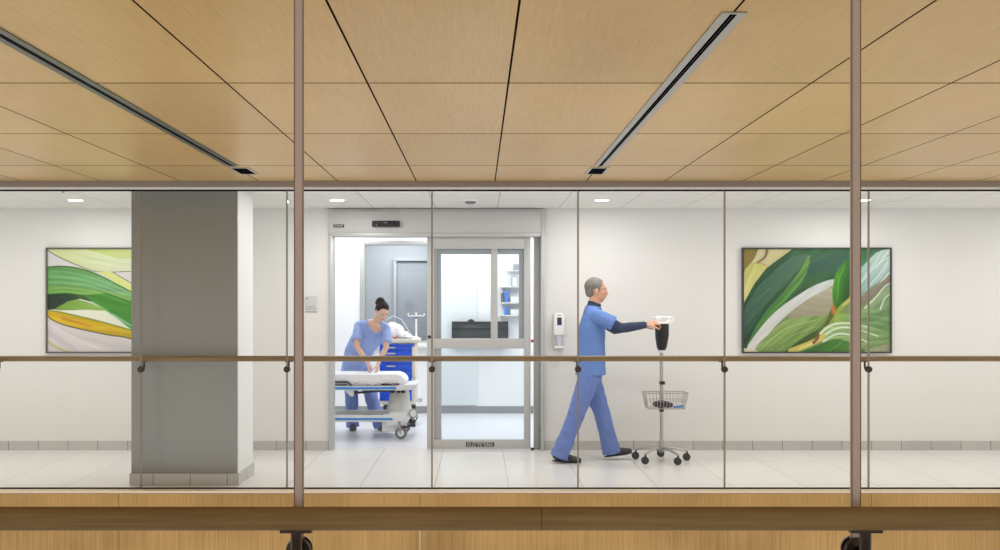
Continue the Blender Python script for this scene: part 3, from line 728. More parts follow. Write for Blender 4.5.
def hand(b, wrist, fwd, palmn, grip, side, s=1.0):
    """wrist point, fwd direction of the hand, palm normal (palm side), grip 0..1 bend, side +1/-1 where the thumb leaves"""
    f = V(fwd).normalized(); n_ = V(palmn); n_ = (n_-f*n_.dot(f)).normalized(); sd = f.cross(n_)*side
    w = V(wrist)
    b.tube([w-f*.02, w+f*.03*s, w+f*.085*s], [(.027*s, .019*s), (.038*s, .016*s), (.04*s, .014*s)], 14, ref=sd, round_=True)
    for k, (off, L) in enumerate(((.028, .072), (.0095, .08), (-.0095, .074), (-.028, .058))):
        p = w+f*.085*s+sd*(off*s); d = f.copy(); pts = [p-f*.01]
        for j, seg in enumerate((.45, .32, .23)):
            ang = grip*(50, 62, 40)[j]*math.pi/180
            ax = d.cross(n_).normalized(); d = (Quaternion(ax, ang) @ d)
            p = p+d*(L*seg*s); pts.append(p.copy())
        b.tube(pts, [.0092*s, .0088*s, .008*s, .007*s], 10, round_=True)
    p0 = w+f*.025*s+sd*.028*s
    p1 = p0+(sd*.028+f*.028+n_*.008)*s; p2 = p1+(f*.026+sd*.004+n_*.012*(1+grip))*s; p3 = p2+(f*.018+n_*.012*(1+grip)-sd*.004*grip)*s
    b.tube([p0, p1, p2, p3], [.013*s, .0115*s, .0105*s, .0085*s], 10, round_=True)
def headmesh(b, c, q, s=1.0):
    """c: head centre; q: quaternion, local +X is the facing, +Z up"""
    L = lambda x, y, z: V(c)+(q @ V((x*s, y*s, z*s)))
    b.ball(L(-.012, 0, .03), (.098*s, .077*s, .09*s), q)
    b.ball(L(.022, 0, -.03), (.068*s, .06*s, .082*s), q)
    b.ball(L(.045, 0, -.082), (.036*s, .036*s, .028*s), q)
    b.ball(L(.07, 0, .028), (.022*s, .05*s, .02*s), q)
    b.tube([L(.086, 0, .02), L(.099, 0, -.006), L(.105, 0, -.024), L(.096, 0, -.034)], [.009*s, .011*s, .0135*s, .010*s], 10, round_=True)
    b.ball(L(.082, .0, -.056), (.013*s, .024*s, .012*s), q)
    for y in (-1, 1):
        b.ball(L(.056, .034*y, -.012), (.026*s, .024*s, .024*s), q)
        b.ball(L(-.008, .079*y, -.008), (.019*s, .009*s, .031*s), q)
def facebits(parent, c, q, s, skin):
    L = lambda x, y, z: V(c)+(q @ V((x*s, y*s, z*s)))
    for y in (-1, 1):
        part('eye', M['eyewhite'], parent, lambda b: b.ball(L(.0775, .031*y, .006), (.008*s, .0115*s, .006*s), q, 8))
        part('pupil', M['iris'], parent, lambda b: b.ball(L(.083, .031*y, .005), (.0035*s, .0052*s, .0052*s), q, 8))
        part('eyebrow', M['iris'], parent, lambda b: b.tube([L(.09, .014*y, .030), L(.09, .031*y, .035), L(.079, .05*y, .031)], [.003*s, .0038*s, .0025*s], 8, round_=True))
    part('mouth', M['lips'], parent, lambda b: (b.tube([L(.085, -.022, -.056), L(.0955, 0, -.054), L(.085, .022, -.056)], [.003*s, .0058*s, .003*s], 8, round_=True)))

# --- the walking man
YM = 9.3
mm = lambda px, py, dy=0: V((gx(px, YM), YM+dy, gz(py, YM)))
man = thing('person', 'person with grey hair in blue scrubs over navy sleeves striding behind a wheeled pole', 'person', (gx(590, YM), YM, 0))
hq = Quaternion((0,1,0), math.radians(4))
hc = mm(596.5, 290.8)
rw, fw = mm(645, 324.6, -.11), mm(643, 326.5, .08)      # wrists
re, fe = mm(618, 327.5, -.21), mm(617, 330, .17)
rs, fs = mm(595, 315.5, -.18), mm(596, 315.5, .18)
LEG = [((.588), ), ]
hipN, hipF = mm(588, 378, -.09), mm(591, 378, .09)
kN, aN = mm(573.5, 417.5, -.09), mm(559.5, 452, -.1)
kF, aF = mm(603.5, 415, .09), mm(612.5, 450.5, .1)
def manbody(b):
    headmesh(b, hc, hq)
    b.tube([mm(592, 316), mm(593.5, 308), hc+V((-.012, 0, -.05))], [.07, .06, .056], 18, round_=True)
    b.tube([mm(590.5, 372), mm(591, 350), mm(592, 328), mm(593, 319)], [(.14, .09), (.135, .08), (.14, .08), (.1, .05)], 20, ref=(0,1,0), round_=True)
    for s_, e_, w_, g in ((rs, re, rw, 1), (fs, fe, fw, -1)):
        b.tube([s_, (s_+e_)/2, e_], [.05, .046, .038], 14, round_=True)
        b.tube([e_, e_.lerp(w_, .35), w_], [.038, .036, .024], 14, round_=True)
    hand(b, rw, (1, .15, .25), (.0, .5, -1), .6, -1)
    hand(b, fw, (1, -.05, .35), (.0, -.5, -1), .5, 1)
    for h_, k_, a_ in ((hipN, kN, aN), (hipF, kF, aF)):
        b.tube([h_, h_.lerp(k_, .4), k_], [.082, .076, .054], 16, round_=True)
        b.tube([k_, k_.lerp(a_, .35), a_], [.054, .054, .036], 16, round_=True)
        b.ball(a_+V((.01, 0, -.02)), (.034, .03, .028))
body = solid('body', M['skin_m'], man, manbody, .0055, 3)
facebits(man, hc, hq, 1.0, 'skin_m')
def mantop(b):
    b.tube([mm(590.5, 374.5), mm(590.5, 362), mm(591.5, 345), mm(592, 327), mm(592.5, 314.5)],
           [(.185, .148), (.178, .138), (.178, .128), (.19, .126), (.165, .092)], 28, ref=(0,1,0))
    b.tube([mm(592.5, 314), mm(593.5, 306)], [(.165, .092), (.085, .074)], 24, ref=(0,1,0))
    for s_, e_ in ((rs, re), (fs, fe)):
        b.ball(s_+V((-.008,0,.002)), (.064, .06, .064)); b.tube([s_, s_.lerp(e_, .5), s_.lerp(e_, .68)], [.066, .068, .072], 18)
top = solid('scrub_top', M['scrub_m'], man, mantop, .008, 3, disp=.02,
    cut=lambda v: (v-mm(597.5, 303.5)).length < .062)
def mannavy(b):
    for s_, e_, w_ in ((rs, re, rw), (fs, fe, fw)):
        b.tube([s_, (s_+e_)/2, e_], [.054, .051, .046], 16, round_=True)
        b.tube([e_, e_.lerp(w_, .4), e_.lerp(w_, .95)], [.046, .043, .033], 16, round_=False)
    b.tube([mm(592.5, 313), mm(593.8, 306), mm(594.8, 302.3)], [.078, .068, .064], 20)
solid('undershirt', M['navy'], man, mannavy, .007, 3, disp=.01)
def mantr(b):
    b.tube([mm(590, 366), mm(590, 379)], [(.155, .112), (.158, .118)], 24, ref=(0,1,0))
    for h_, k_, a_, f_ in ((hipN, kN, aN, 0), (hipF, kF, aF, 1)):
        d = (a_-k_).normalized()
        b.tube([h_+V((0,0,.02)), h_.lerp(k_, .35), k_, k_.lerp(a_, .5), a_+d*.04], [.1, .098, .08, .079, .09], 20)
        b.ball(h_, .098)
solid('scrub_trousers', M['scrub_mp'], man, mantr, .009, 4, disp=.022)
def shoe(b, a, pitch, ln=.27, yaw=0):
    q = Quaternion((0,0,1), yaw) @ Quaternion((0,1,0), pitch)
    P = lambda x, y, z: V(a)+(q @ V((x, y, z)))
    b.tube([P(-.055,0,.0), P(-.05,0,-.0), P(0,0,.005), P(.06,0,-.012), P(.13,0,-.022), P(ln-.085,0,-.026)],
           [(.03,.026), (.042,.034), (.05,.038), (.04,.04), (.031,.045), (.024,.034)], 18, ref=q @ V((0,0,1)), round_=True)
def shoesole(b, a, pitch, ln=.27, yaw=0):
    q = Quaternion((0,0,1), yaw) @ Quaternion((0,1,0), pitch)
    P = lambda x, y, z: V(a)+(q @ V((x, y, z)))
    b.tube([P(-.075,0,-.045), P(-.04,0,-.045), P(.06,0,-.05), P(.13,0,-.05), P(ln-.07,0,-.046)], [(.006,.022), (.009,.038), (.009,.034), (.009,.045), (.006,.03)], 16, ref=q @ V((0,0,1)), round_=True)
def shoepair(parent, lst, m, sm, ln):
    for a, p, yw in lst:
        s1 = solid('shoe', m, parent, lambda b: shoe(b, a, p, ln, yw), .006, 3)
        part('sole', sm, s1, lambda b: shoesole(b, a, p, ln, yw))
shoepair(man, [(V((gx(560, YM), YM-.1, .062)), math.radians(3), 0), (V((gx(613, YM), YM+.1, .084)), math.radians(-9), 0)], M['shoe'], M['darkrubber'], .26)
def manhair(b):
    L = lambda x, y, z: hc+(hq @ V((x, y, z)))
    b.ball(L(-.022, 0, .042), (.1, .083, .09), hq); b.ball(L(-.052, 0, -.008), (.058, .072, .064), hq)
def mhcut(v):
    l = hq.inverted() @ (v+wloc(man)*0-hc)
    return (l.x > .045 and l.z < .09) or (l.z < .012 and l.x > -.035) or (l.x > .03 and l.z < .045) or l.z < -.065
solid('hair', M['hair_m'], man, manhair, .006, 2, cut=mhcut, disp=.008)
for k in (-1, 1):
    part('sideburn', M['hair_m'], man, lambda b: b.tube([hc+V((.012, .074*k, .05)), hc+V((.014, .079*k, .02)), hc+V((.014, .074*k, -.005))], [(.014,.006), (.011,.006), (.006,.004)], 10, ref=(1,0,0), round_=True))

# --- wheeled vital signs stand
px_ = gx(661.5, YM); Yp = YM
st_ = thing('vitals_stand', 'wheeled steel pole stand with a black monitor and wire basket, pushed by the walking person', 'monitor stand', (px_, Yp, 0))
zz = lambda py: gz(py, YM)
part('pole', M['steel'], st_, lambda b: (b.cyl((px_, Yp, .1), (px_, Yp, zz(349)), .0165, 20), b.cyl((px_, Yp, .09), (px_, Yp, .2), .024, 20)))
bs = part('base', M['steel'], st_, lambda b: [b.tube([(px_, Yp, .125), (px_+.12*math.cos(a), Yp+.12*math.sin(a), .125), (px_+.26*math.cos(a), Yp+.26*math.sin(a), .095)], [(.014,.022), (.012,.018), (.009,.014)], 12, ref=(0,0,1), round_=True) for a in [math.radians(8+72*k) for k in range(5)]] + [b.cyl((px_, Yp, .1), (px_, Yp, .14), .05, 24, .035)])
for k in range(5):
    a = math.radians(8+72*k); cx_, cy_ = px_+.258*math.cos(a), Yp+.258*math.sin(a)
    cw = part('caster', M['darkrubber'], bs, lambda b: (b.cyl((cx_-.005, cy_-.013, .036), (cx_-.005, cy_-.004, .036), .036, 24), b.cyl((cx_-.005, cy_+.004, .036), (cx_-.005, cy_+.013, .036), .036, 24), b.cyl((cx_-.005, cy_-.004, .036), (cx_-.005, cy_+.004, .036), .01), b.cyl((cx_, cy_, .07), (cx_, cy_, .1), .009)))
hd = part('monitor', M['black'], st_, lambda b: b.tube([(px_+.002, Yp, zz(350)), (px_+.002, Yp, zz(347)), (px_+.004, Yp, zz(336)), (px_+.004, Yp, zz(326)), (px_+.004, Yp, zz(323.5))],
     [(.035, .05), (.048, .075), (.064, .1), (.066, .105), (.062, .1)], 24, ref=(1,0,0)))
part('monitor_handle', M['white'], hd, lambda b: (b.tube([(px_-.05, Yp-.085, zz(323)), (px_-.055, Yp-.088, zz(318.6)), (px_-.02, Yp-.09, zz(317)), (px_+.085, Yp-.09, zz(317.6)), (px_+.1, Yp-.088, zz(319.6)), (px_+.06, Yp-.085, zz(323))], .011, 12),
     b.tube([(px_-.05, Yp+.085, zz(323)), (px_-.055, Yp+.088, zz(318.6)), (px_-.02, Yp+.09, zz(317)), (px_+.085, Yp+.09, zz(317.6)), (px_+.1, Yp+.088, zz(319.6)), (px_+.06, Yp+.085, zz(323))], .011, 12),
     b.tube([(px_-.05, Yp-.09, zz(318)), (px_-.05, Yp+.09, zz(318))], .011, 12), b.box(px_-.055, px_+.07, Yp-.1, Yp+.1, zz(323.6), zz(322))))
part('monitor_foot', M['whitemetal'], hd, lambda b: b.tube([(px_, Yp, zz(352.5)), (px_, Yp, zz(350))], [.03, .042], 20))
part('clamp', M['darkmetal'], st_, lambda b: (b.box(px_-.02, px_+.03, Yp-.03, Yp+.025, zz(384.4), zz(381.3)), b.cyl((px_+.012, Yp-.05, zz(382.9)), (px_+.012, Yp-.03, zz(382.9)), .013)), bevel=.003)
zb0, zb1 = zz(407), zz(391.5); bxa, bxb, bya, byb = gx(642.5, YM), gx(684, YM), Yp-.19, Yp+.02
def basket(b):
    for z, k in ((zb1, 0), ((zb0+zb1)/2, .012), (zb0, .03)):
        r = .0042 if z in (zb0, zb1) else .0026
        P = [(bxa+k, bya+k*.5, z), (bxb-k, bya+k*.5, z), (bxb-k, byb-.0, z), (bxa+k, byb-.0, z), (bxa+k, bya+k*.5, z)]
        for u, w in zip(P, P[1:]): b.cyl(u, w, r, 8)
    n_ = 13
    for i in range(n_):
        f = i/(n_-1); xt = bxa+(bxb-bxa)*f; xb = bxa+.03+(bxb-bxa-.06)*f
        b.cyl((xt, bya, zb1), (xb, bya+.015, zb0), .0022, 6); b.cyl((xt, byb, zb1), (xb, byb, zb0), .0022, 6); b.cyl((xb, bya+.015, zb0), (xb, byb, zb0), .0022, 6)
    for i in range(7):
        y = bya+.015+(byb-bya-.015)*i/6
        b.cyl((bxa, y, zb1), (bxa+.03, y, zb0), .0022, 6); b.cyl((bxb, y, zb1), (bxb-.03, y, zb0), .0022, 6)
part('basket', M['steel'], st_, basket)
part('knob', M['darkmetal'], st_, lambda b: (b.cyl((px_, Yp, zz(411.5)), (px_, Yp, zz(407.8)), .024, 20), b.cyl((px_-.01, Yp-.045, zz(410)), (px_-.01, Yp-.02, zz(410)), .012)))
t = MB(); t.ball((gx(659.5, YM), Yp-.09, zb0+.038), (.085, .06, .036)); t.ball((gx(666, YM), Yp-.1, zb0+.03), (.05, .04, .028)); 
tag(t.build('pouch', M['purple'], None, loc=(gx(659.5, YM), Yp-.09, zb0)), 'dark purple cuff pouch lying in the wire basket', 'pouch')
t = MB(); t.tube([(gx(672, YM), Yp-.13, zb0+.014), (gx(681, YM), Yp-.08, zb0+.018)], .012, 14, round_=True)
tag(t.build('wipe_roll', M['boxblue'], None, loc=(gx(676, YM), Yp-.1, zb0)), 'small blue roll in the right end of the wire basket', 'roll')

# --- the nurse
def wn(px, py, Y): return V((gx(px, Y), Y, gz(py, Y)))
nurse = thing('person', 'person with dark bun in light blue scrubs bending over the white stretcher', 'person', (gx(362, 11.6), 11.6, 0))
nh = wn(382, 311.6, 11.2)
nq = Quaternion((0,0,1), math.radians(-62)) @ Quaternion((0,1,0), math.radians(40))
rS, lS = wn(358.5, 325.5, 11.36), wn(386.5, 328.5, 11.34)
rE, lE = wn(356.5, 345.5, 11.22), wn(386, 347.5, 11.2)
rWr, lWr = wn(368, 363.2, 11.1), wn(378, 364, 11.12)
pel = wn(356, 366, 11.62); wst = wn(358, 352, 11.56); che = wn(370, 333, 11.42); nk = wn(375.5, 321.5, 11.32)
hR, hL = wn(351.5, 369, 11.62), wn(364, 369, 11.62)
kR, kL = wn(351.5, 400, 11.56), wn(372, 400, 11.54)
aR, aL = wn(352.5, 427, 11.6), wn(380.5, 427, 11.6)
tref = (lS-rS).normalized()
def nbody(b):
    headmesh(b, nh, nq, .93)
    b.tube([nk+V((0,.02,-.03)), nk.lerp(nh, .5), nh+(nq @ V((-.015,0,-.03)))], [.052, .045, .045], 16, round_=True)
    b.tube([pel, wst, che, nk+V((0,0,-.04))], [(.14,.1), (.12,.09), (.145,.095), (.1,.06)], 20, ref=tref, round_=True)
    for s_, e_, w_ in ((rS, rE, rWr), (lS, lE, lWr)):
        b.tube([s_, (s_+e_)/2, e_], [.043, .039, .033], 14, round_=True)
        b.tube([e_, e_.lerp(w_, .35), w_], [.033, .032, .021], 14, round_=True)
    hand(b, rWr, (.12, -.3, -1), (.6, .2, 0), .35, 1, .88)
    hand(b, lWr, (-.12, -.3, -1), (-.6, .2, 0), .35, -1, .88)
    for h_, k_, a_ in ((hR, kR, aR), (hL, kL, aL)):
        b.tube([h_, h_.lerp(k_, .4), k_], [.08, .074, .05], 16, round_=True)
        b.tube([k_, k_.lerp(a_, .35), a_], [.05, .048, .034], 16, round_=True)
        b.ball(a_+V((0, -.012, -.02)), (.028, .032, .028))
solid('body', M['skin_w'], nurse, nbody, .0055, 3)
facebits(nurse, nh, nq, .93, 'skin_w')
def ntop(b):
    b.tube([pel+V((-.0,.0,-.07)), pel, wst, che, nk+V((0,.02,-.045))], [(.178,.14), (.172,.13), (.158,.115), (.182,.118), (.125,.07)], 28, ref=tref)
    b.tube([nk+V((0,.02,-.05)), nk+V((.0,.01,-.01))], [(.13,.075), (.068,.056)], 22, ref=tref)
    b.tube([rS+V((.0,0,.0)), nk+V((-.06,.02,-.035)), nk+V((.06,.02,-.035)), lS], [.05, .058, .058, .05], 16, round_=True)
    for s_, e_ in ((rS, rE), (lS, lE)):
        b.ball(s_+V((0,0,-.012)), .052); b.tube([s_+V((0,0,-.01)), s_.lerp(e_, .4), s_.lerp(e_, .76)], [.054, .059, .066], 18)
def ncut(v):
    # V neckline on the chest front
    c = nk
    d = v-c
    if d.length < .052: return True
    return v.y < nk.y+.02 and -.15 < d.z < .03 and abs(d.x-.0-(-d.z*.05)) < .058*(1-(-d.z)/.15) 
solid('scrub_top', M['scrub_w'], nurse, ntop, .008, 3, disp=.02, cut=ncut)
part('chest_pocket', M['scrub_wp'], nurse, lambda b: b.tube([wn(352, 352.5, 11.44), wn(358, 354, 11.43)], [.004, .004], 8))
def ntr(b):
    b.tube([pel+V((0,0,.03)), pel+V((0,0,-.08))], [(.148,.108), (.155,.115)], 24, ref=tref)
    for h_, k_, a_ in ((hR, kR, aR), (hL, kL, aL)):
        b.tube([h_+V((0,0,.02)), h_.lerp(k_, .35), k_, k_.lerp(a_, .5), k_.lerp(a_, .99)], [.094, .092, .08, .074, .08], 20); b.ball(h_, .094)
solid('scrub_trousers', M['scrub_wp'], nurse, ntr, .009, 4, disp=.022)
shoepair(nurse, [(V((aR.x, aR.y, .062)), math.radians(3), math.radians(-80)), (V((aL.x, aL.y, .062)), math.radians(3), math.radians(-55))], M['shoeg'], M['sole'], .235)
def nhair(b):
    L = lambda x, y, z: nh+(nq @ V((x*.93, y*.93, z*.93)))
    b.ball(L(-.024, 0, .044), (.1*.93, .083*.93, .087*.93), nq); b.ball(L(-.055, 0, -.005), (.06, .068, .062), nq)
def nhcut(v):
    l = (nq.inverted() @ (v-nh))/.93
    return (l.x > .062 and l.z < .07) or (l.z < .0 and l.x > -.02) or (l.x > .03 and l.z < .04) or l.z < -.06
solid('hair', M['hair_w'], nurse, nhair, .006, 2, cut=nhcut, disp=.006)
bunc = wn(380.3, 301.4, 11.2)
solid('hair_bun', M['hair_w'], nurse, lambda b: (b.ball(bunc, (.054, .052, .05)), b.torus(bunc+V((0,0,-.014)), .04, .022, 'z')), .006, 1, disp=.012)

# ------------------------------------------------------------------ stretcher
YS = 10.83
s_x = lambda px: gx(px, YS); s_z = lambda py: gz(py, YS)
W_ = .56; Y2 = YS+W_
gur = thing('stretcher', 'white wheeled hospital stretcher with blue bumper stripes and thin mattress', 'stretcher', (-1.6, YS+W_/2, 0))
xl = -2.75
def mattress(b):
    z0, z1 = s_z(385.5), .732; xr = s_x(405.5)
    b.prism([(xl+.04, z0), (xr-.02, z0), (xr, z0+.03), (xr-.01, z0+.07), (xr-.05, z1-.02), (xr-.1, z1), (xl+.1, z1), (xl+.04, z1-.04)], YS+.03, Y2-.03)
part('mattress', M['linen'], gur, mattress, bevel=.022)
def deck(b):
    b.box(xl, s_x(396), YS-.01, YS+.03, s_z(390.3), s_z(385.8)); b.box(xl, s_x(396), Y2-.03, Y2+.01, s_z(390.3), s_z(385.8))
    b.box(xl, s_x(410), YS+.03, Y2-.03, s_z(389.5), s_z(386.5))
    b.prism([(s_x(396), s_z(390.8)), (s_x(415), s_z(389.5)), (s_x(417.5), s_z(387.5)), (s_x(417), s_z(384.2)), (s_x(410), s_z(384.4)), (s_x(396), s_z(385.4))], YS-.015, Y2+.015)
part('deck_frame', M['whitemetal'], gur, deck, bevel=.008)
part('bumper_stripe', M['bluestripe'], gur, lambda b: (b.box(xl, s_x(396), YS-.02, YS-.01, s_z(389.2), s_z(387)), b.box(xl, s_x(396), Y2+.01, Y2+.02, s_z(389.2), s_z(387))), bevel=.004)
for y in (YS-.0, Y2+.0):
    def siderail(b):
        b.tube([(xl+.5, y, s_z(381.8)), (s_x(347), y, s_z(381.8)), (s_x(350), y, s_z(384)), (s_x(351.5), y, s_z(386))], .011, 10)
        b.tube([(xl+.5, y, s_z(385)), (s_x(347), y, s_z(385))], .008, 10)
    part('side_rail', M['darkrubber'], gur, siderail)
def loops(b):
    for a, c in ((352, 372), (374, 397)):
        b.tube([(s_x(a), YS+.0, s_z(385.5)), (s_x(a+3), YS-.004, s_z(383.8)), (s_x(a+8), YS-.006, s_z(382.2)), (s_x(a+14), YS-.004, s_z(383.2)), (s_x(c), YS+.0, s_z(385.5))], .0045, 8)
part('rail_loop', M['steel'], gur, loops)
part('mattress_strap', M['darkrubber'], gur, lambda b: b.box(s_x(381), s_x(399), YS+.012, YS+.028, s_z(385.6), s_z(383.6)), bevel=.003)
def under(b):
    b.prism([(s_x(344), s_z(390.5)), (s_x(354), s_z(390.5)), (s_x(353), s_z(396.5)), (s_x(350.5), s_z(396.8))], YS+.02, YS+.1)
part('tilt_bracket', M['whitemetal'], gur, under, bevel=.004)
part('tilt_bar', M['darkrubber'], gur, lambda b: (b.tube([(s_x(352), YS+.06, s_z(393.5)), (s_x(372), YS+.06, s_z(392)), (s_x(391), YS+.06, s_z(391.3))], [.014, .012, .008], 10), b.tube([(s_x(352), YS+.06, s_z(395)), (s_x(356), YS+.06, s_z(391))], .01, 10)))
for (c0, lb) in ((397.5, 1), (397.5-158, 0)):
    def colm(b):
        c_ = s_x(c0); yc = (YS+Y2)/2
        b.tube([(c_+.005, yc, s_z(391)), (c_+.005, yc, s_z(397)), (c_-.005, yc, s_z(405)), (c_-.01, yc, s_z(415.5))], [(.1, .13), (.115, .15), (.125, .17), (.15, .2)], 22, ref=(1,0,0))
    part('lift_column', M['cover'], gur, colm)
    def colh(b):
        for dx in (-.07, .0, .05): b.box(s_x(c0)+dx-.01, s_x(c0)+dx+.03, YS+.02, YS+.12, s_z(393.2), s_z(390.8))
    part('latch', M['black'], gur, colh, bevel=.003)
def lower(b):
    b.box(xl+.1, s_x(393.5), YS-.005, YS+.05, s_z(422), s_z(415.2)); b.box(xl+.1, s_x(393.5), Y2-.05, Y2+.005, s_z(422), s_z(415.2))
    for k in range(6): b.box(xl+.2+k*.36, xl+.24+k*.36, YS+.05, Y2-.05, s_z(421), s_z(418.5))
    b.prism([(s_x(386), s_z(426)), (s_x(406), s_z(425)), (s_x(408.5), s_z(421)), (s_x(408.5), s_z(412)), (s_x(390), s_z(413)), (s_x(386), s_z(415.5))], YS+.0, Y2-.0)
    b.box(s_x(381.5), s_x(396), YS+.03, Y2-.03, s_z(432), s_z(422))
part('base_frame', M['whitemetal'], gur, lower, bevel=.008)
part('base_stripe', M['bluestripe'], gur, lambda b: (b.box(xl+.1, s_x(392.6), YS-.012, YS-.005, s_z(420), s_z(418)),), bevel=.002)
def wheel(name, x, y, m1=M['rubber']):
    r = .068
    w = part('caster_wheel', m1, gur, lambda b: b.tube([(x, y-.018, r), (x, y-.012, r), (x, y+.012, r), (x, y+.018, r)], [r*.86, r, r, r*.86], 32))
    part('hub', M['white'], w, lambda b: (b.cyl((x, y-.021, r), (x, y-.0182, r), r*.55, 24), b.cyl((x, y-.026, r), (x, y-.0215, r), r*.18, 16)))
    part('fork', M['steel'], w, lambda b: (b.tube([(x-.005, y-.03, r), (x-.012, y-.03, r+.06), (x-.02, y, r+.09)], [.01, .014, .02], 10), b.cyl((x-.02, y, r+.07), (x-.02, y, r+.13), .016)))
for y in (YS+.0, Y2-.0):
    wheel('w', s_x(401), y); wheel('w', -2.45, y)
# steering pedal and far end buffer wheel
part('brake_pedal', M['darkrubber'], gur, lambda b: (b.tube([(s_x(401), YS-.0, s_z(427.5)), (s_x(407), YS-.01, s_z(427)), (s_x(412.5), YS-.02, s_z(424.5)), (s_x(414), YS-.02, s_z(419))], .0125, 12), b.box(s_x(411.5), s_x(415.5), YS-.045, YS+.02, s_z(426.6), s_z(423.6))), bevel=.003)
bw = part('end_buffer', M['whitemetal'], gur, lambda b: (b.tube([(s_x(413.2), YS-.01, s_z(413.4)), (s_x(413.2), YS+.005, s_z(413.4)), (s_x(413.2), YS+.035, s_z(413.4))], [.035, .05, .05], 28), b.box(s_x(407), s_x(411), YS+.0, YS+.04, s_z(416), s_z(412))), bevel=.003)
part('buffer_rim', M['rubber'], bw, lambda b: b.torus((s_x(413.2), YS+.0, s_z(413.4)), .046, .006, 'y'))

# ------------------------------------------------------------------ blue supply cart
YC = 12.1
c_x = lambda px: gx(px, YC); c_z = lambda py: gz(py, YC)
cart = thing('supply_cart', 'supply cart with blue drawers and a cream top behind the stretcher', 'cart', ((c_x(379.5)+c_x(415))/2, YC+.22, 0))
xa, xb = c_x(379.3), c_x(415.5)
part('carcass', M['cream'], cart, lambda b: (b.box(xa, xb, YC+.012, YC+.45, c_z(404), c_z(343)), b.box(c_x(412), xb, YC-.008, YC+.012, c_z(378), c_z(343.8)), b.box(xa, xb, YC-.004, YC+.012, c_z(404.5), c_z(401))), bevel=.004)
part('worktop', M['cream'], cart, lambda b: b.box(xa-.02, xb+.045, YC-.02, YC+.47, c_z(343), c_z(338.8)), bevel=.01)
part('drawer_header', M['blue'], cart, lambda b: b.box(xa+.004, c_x(414.4), YC-.014, YC+.012, c_z(346), c_z(344)), bevel=.003)
for y0, y1, hy in ((346.3, 350.6, 347.6), (350.9, 357, 353.6), (357.3, 364, 360), (364.3, 372, 366.2), (372.3, 386, 376), (386.3, 400.6, 390)):
    d_ = part('drawer', M['blue'], cart, lambda b: b.box(xa+.006, c_x(411.6), YC-.01, YC+.012, c_z(y1), c_z(y0)), bevel=.003)
    part('drawer_handle', M['signgrey'], d_, lambda b: b.box(c_x(386.6), c_x(395.4), YC-.024, YC-.01, c_z(hy+.75), c_z(hy-.75)), bevel=.003)
for x in (xa+.05, xb-.05):
    for y in (YC+.06, YC+.4):
        w = part('caster', M['darkrubber'], cart, lambda b: (b.cyl((x, y-.014, .055), (x, y+.014, .055), .055, 24), b.tube([(x, y, .055), (x+.01, y, .12), (x+.01, y, c_z(404))], .016, 12)))
part('end_handle', M['steel'], cart, lambda b: b.tube([(xb, YC+.1, c_z(401.5)), (xb+.06, YC+.1, c_z(402)), (xb+.06, YC+.35, c_z(402)), (xb, YC+.35, c_z(401.5))], .009, 10))
xi, yi = gx(416.2, YC+.25), YC+.25
i_z = lambda py: gz(py, YC+.25)
iv = thing('infusion_pole', 'white infusion pole with hooked arms rising above the supply cart', 'pole', (xi, yi, c_z(338.8)))
part('pole', M['white'], iv, lambda b: (b.cyl((xi, yi, c_z(338.8)), (xi, yi, i_z(312.4)), .0125, 16),))
part('hook_arm', M['white'], iv, lambda b: [b.tube([(xi, yi, i_z(316.5)), (xi+k*.05, yi, i_z(315.6)), (xi+k*.09, yi, i_z(316.2)), (xi+k*.108, yi, i_z(315)), (xi+k*.1, yi, i_z(313.6))], .007, 10, round_=True) for k in (-1, 1)])
part('collar', M['black'], iv, lambda b: b.cyl((xi, yi, i_z(318.4)), (xi, yi, i_z(317)), .018, 16))
part('foot_plate', M['white'], iv, lambda b: b.tube([(xi, yi, c_z(338.8)), (xi, yi, c_z(338.8)+.03)], [.035, .02], 20))
# heaped linens and tubing
t = thing('linen_heap', 'rumpled white linen heaped on the supply cart top', 'linen', (c_x(398), YC+.2, c_z(338.8)))
zt_ = c_z(338.8)
def heap(b):
    for px, py, r, h in ((391, 0, .1, .2), (395, .05, .1, .17), (400, .02, .09, .1), (405, .05, .08, .06), (409, 0, .06, .035), (388, .08, .08, .14)):
        b.ball((c_x(px), YC+.2+py, zt_+h*.48), (r, r*1.1, h*.52))
solid('cloth', M['linen'], t, heap, .01, 3, disp=.05, cut=lambda v: v.z < zt_+.003)
part('tubing', M['plastic'], t, lambda b: (b.tube([(c_x(387), YC+.1, zt_+.25), (c_x(393), YC+.08, zt_+.29), (c_x(401), YC+.1, zt_+.24), (c_x(408), YC+.12, zt_+.1), (c_x(413), YC+.13, zt_+.01)], .005, 8),))
t = MB(); t.box(c_x(393.2), c_x(396.4), YC+.0, YC+.05, zt_, zt_+.022)
tag(t.build('tape_box', M['red'], None, bevel=.004, loc=(c_x(395), YC+.02, zt_)), 'tiny red box at the front edge of the cart top', 'box')
t = MB(); t.tube([(c_x(398.5), YC+.02, zt_+.008), (c_x(403), YC+.03, zt_+.012), (c_x(411), YC+.03, zt_+.008)], [(.006,.02), (.01,.028), (.006,.02)], 12, ref=(0,0,1), round_=True)
tag(t.build('tray', M['rubber'], None, loc=(c_x(405), YC+.03, zt_)), 'small grey dish beside the red box on the cart top', 'tray')

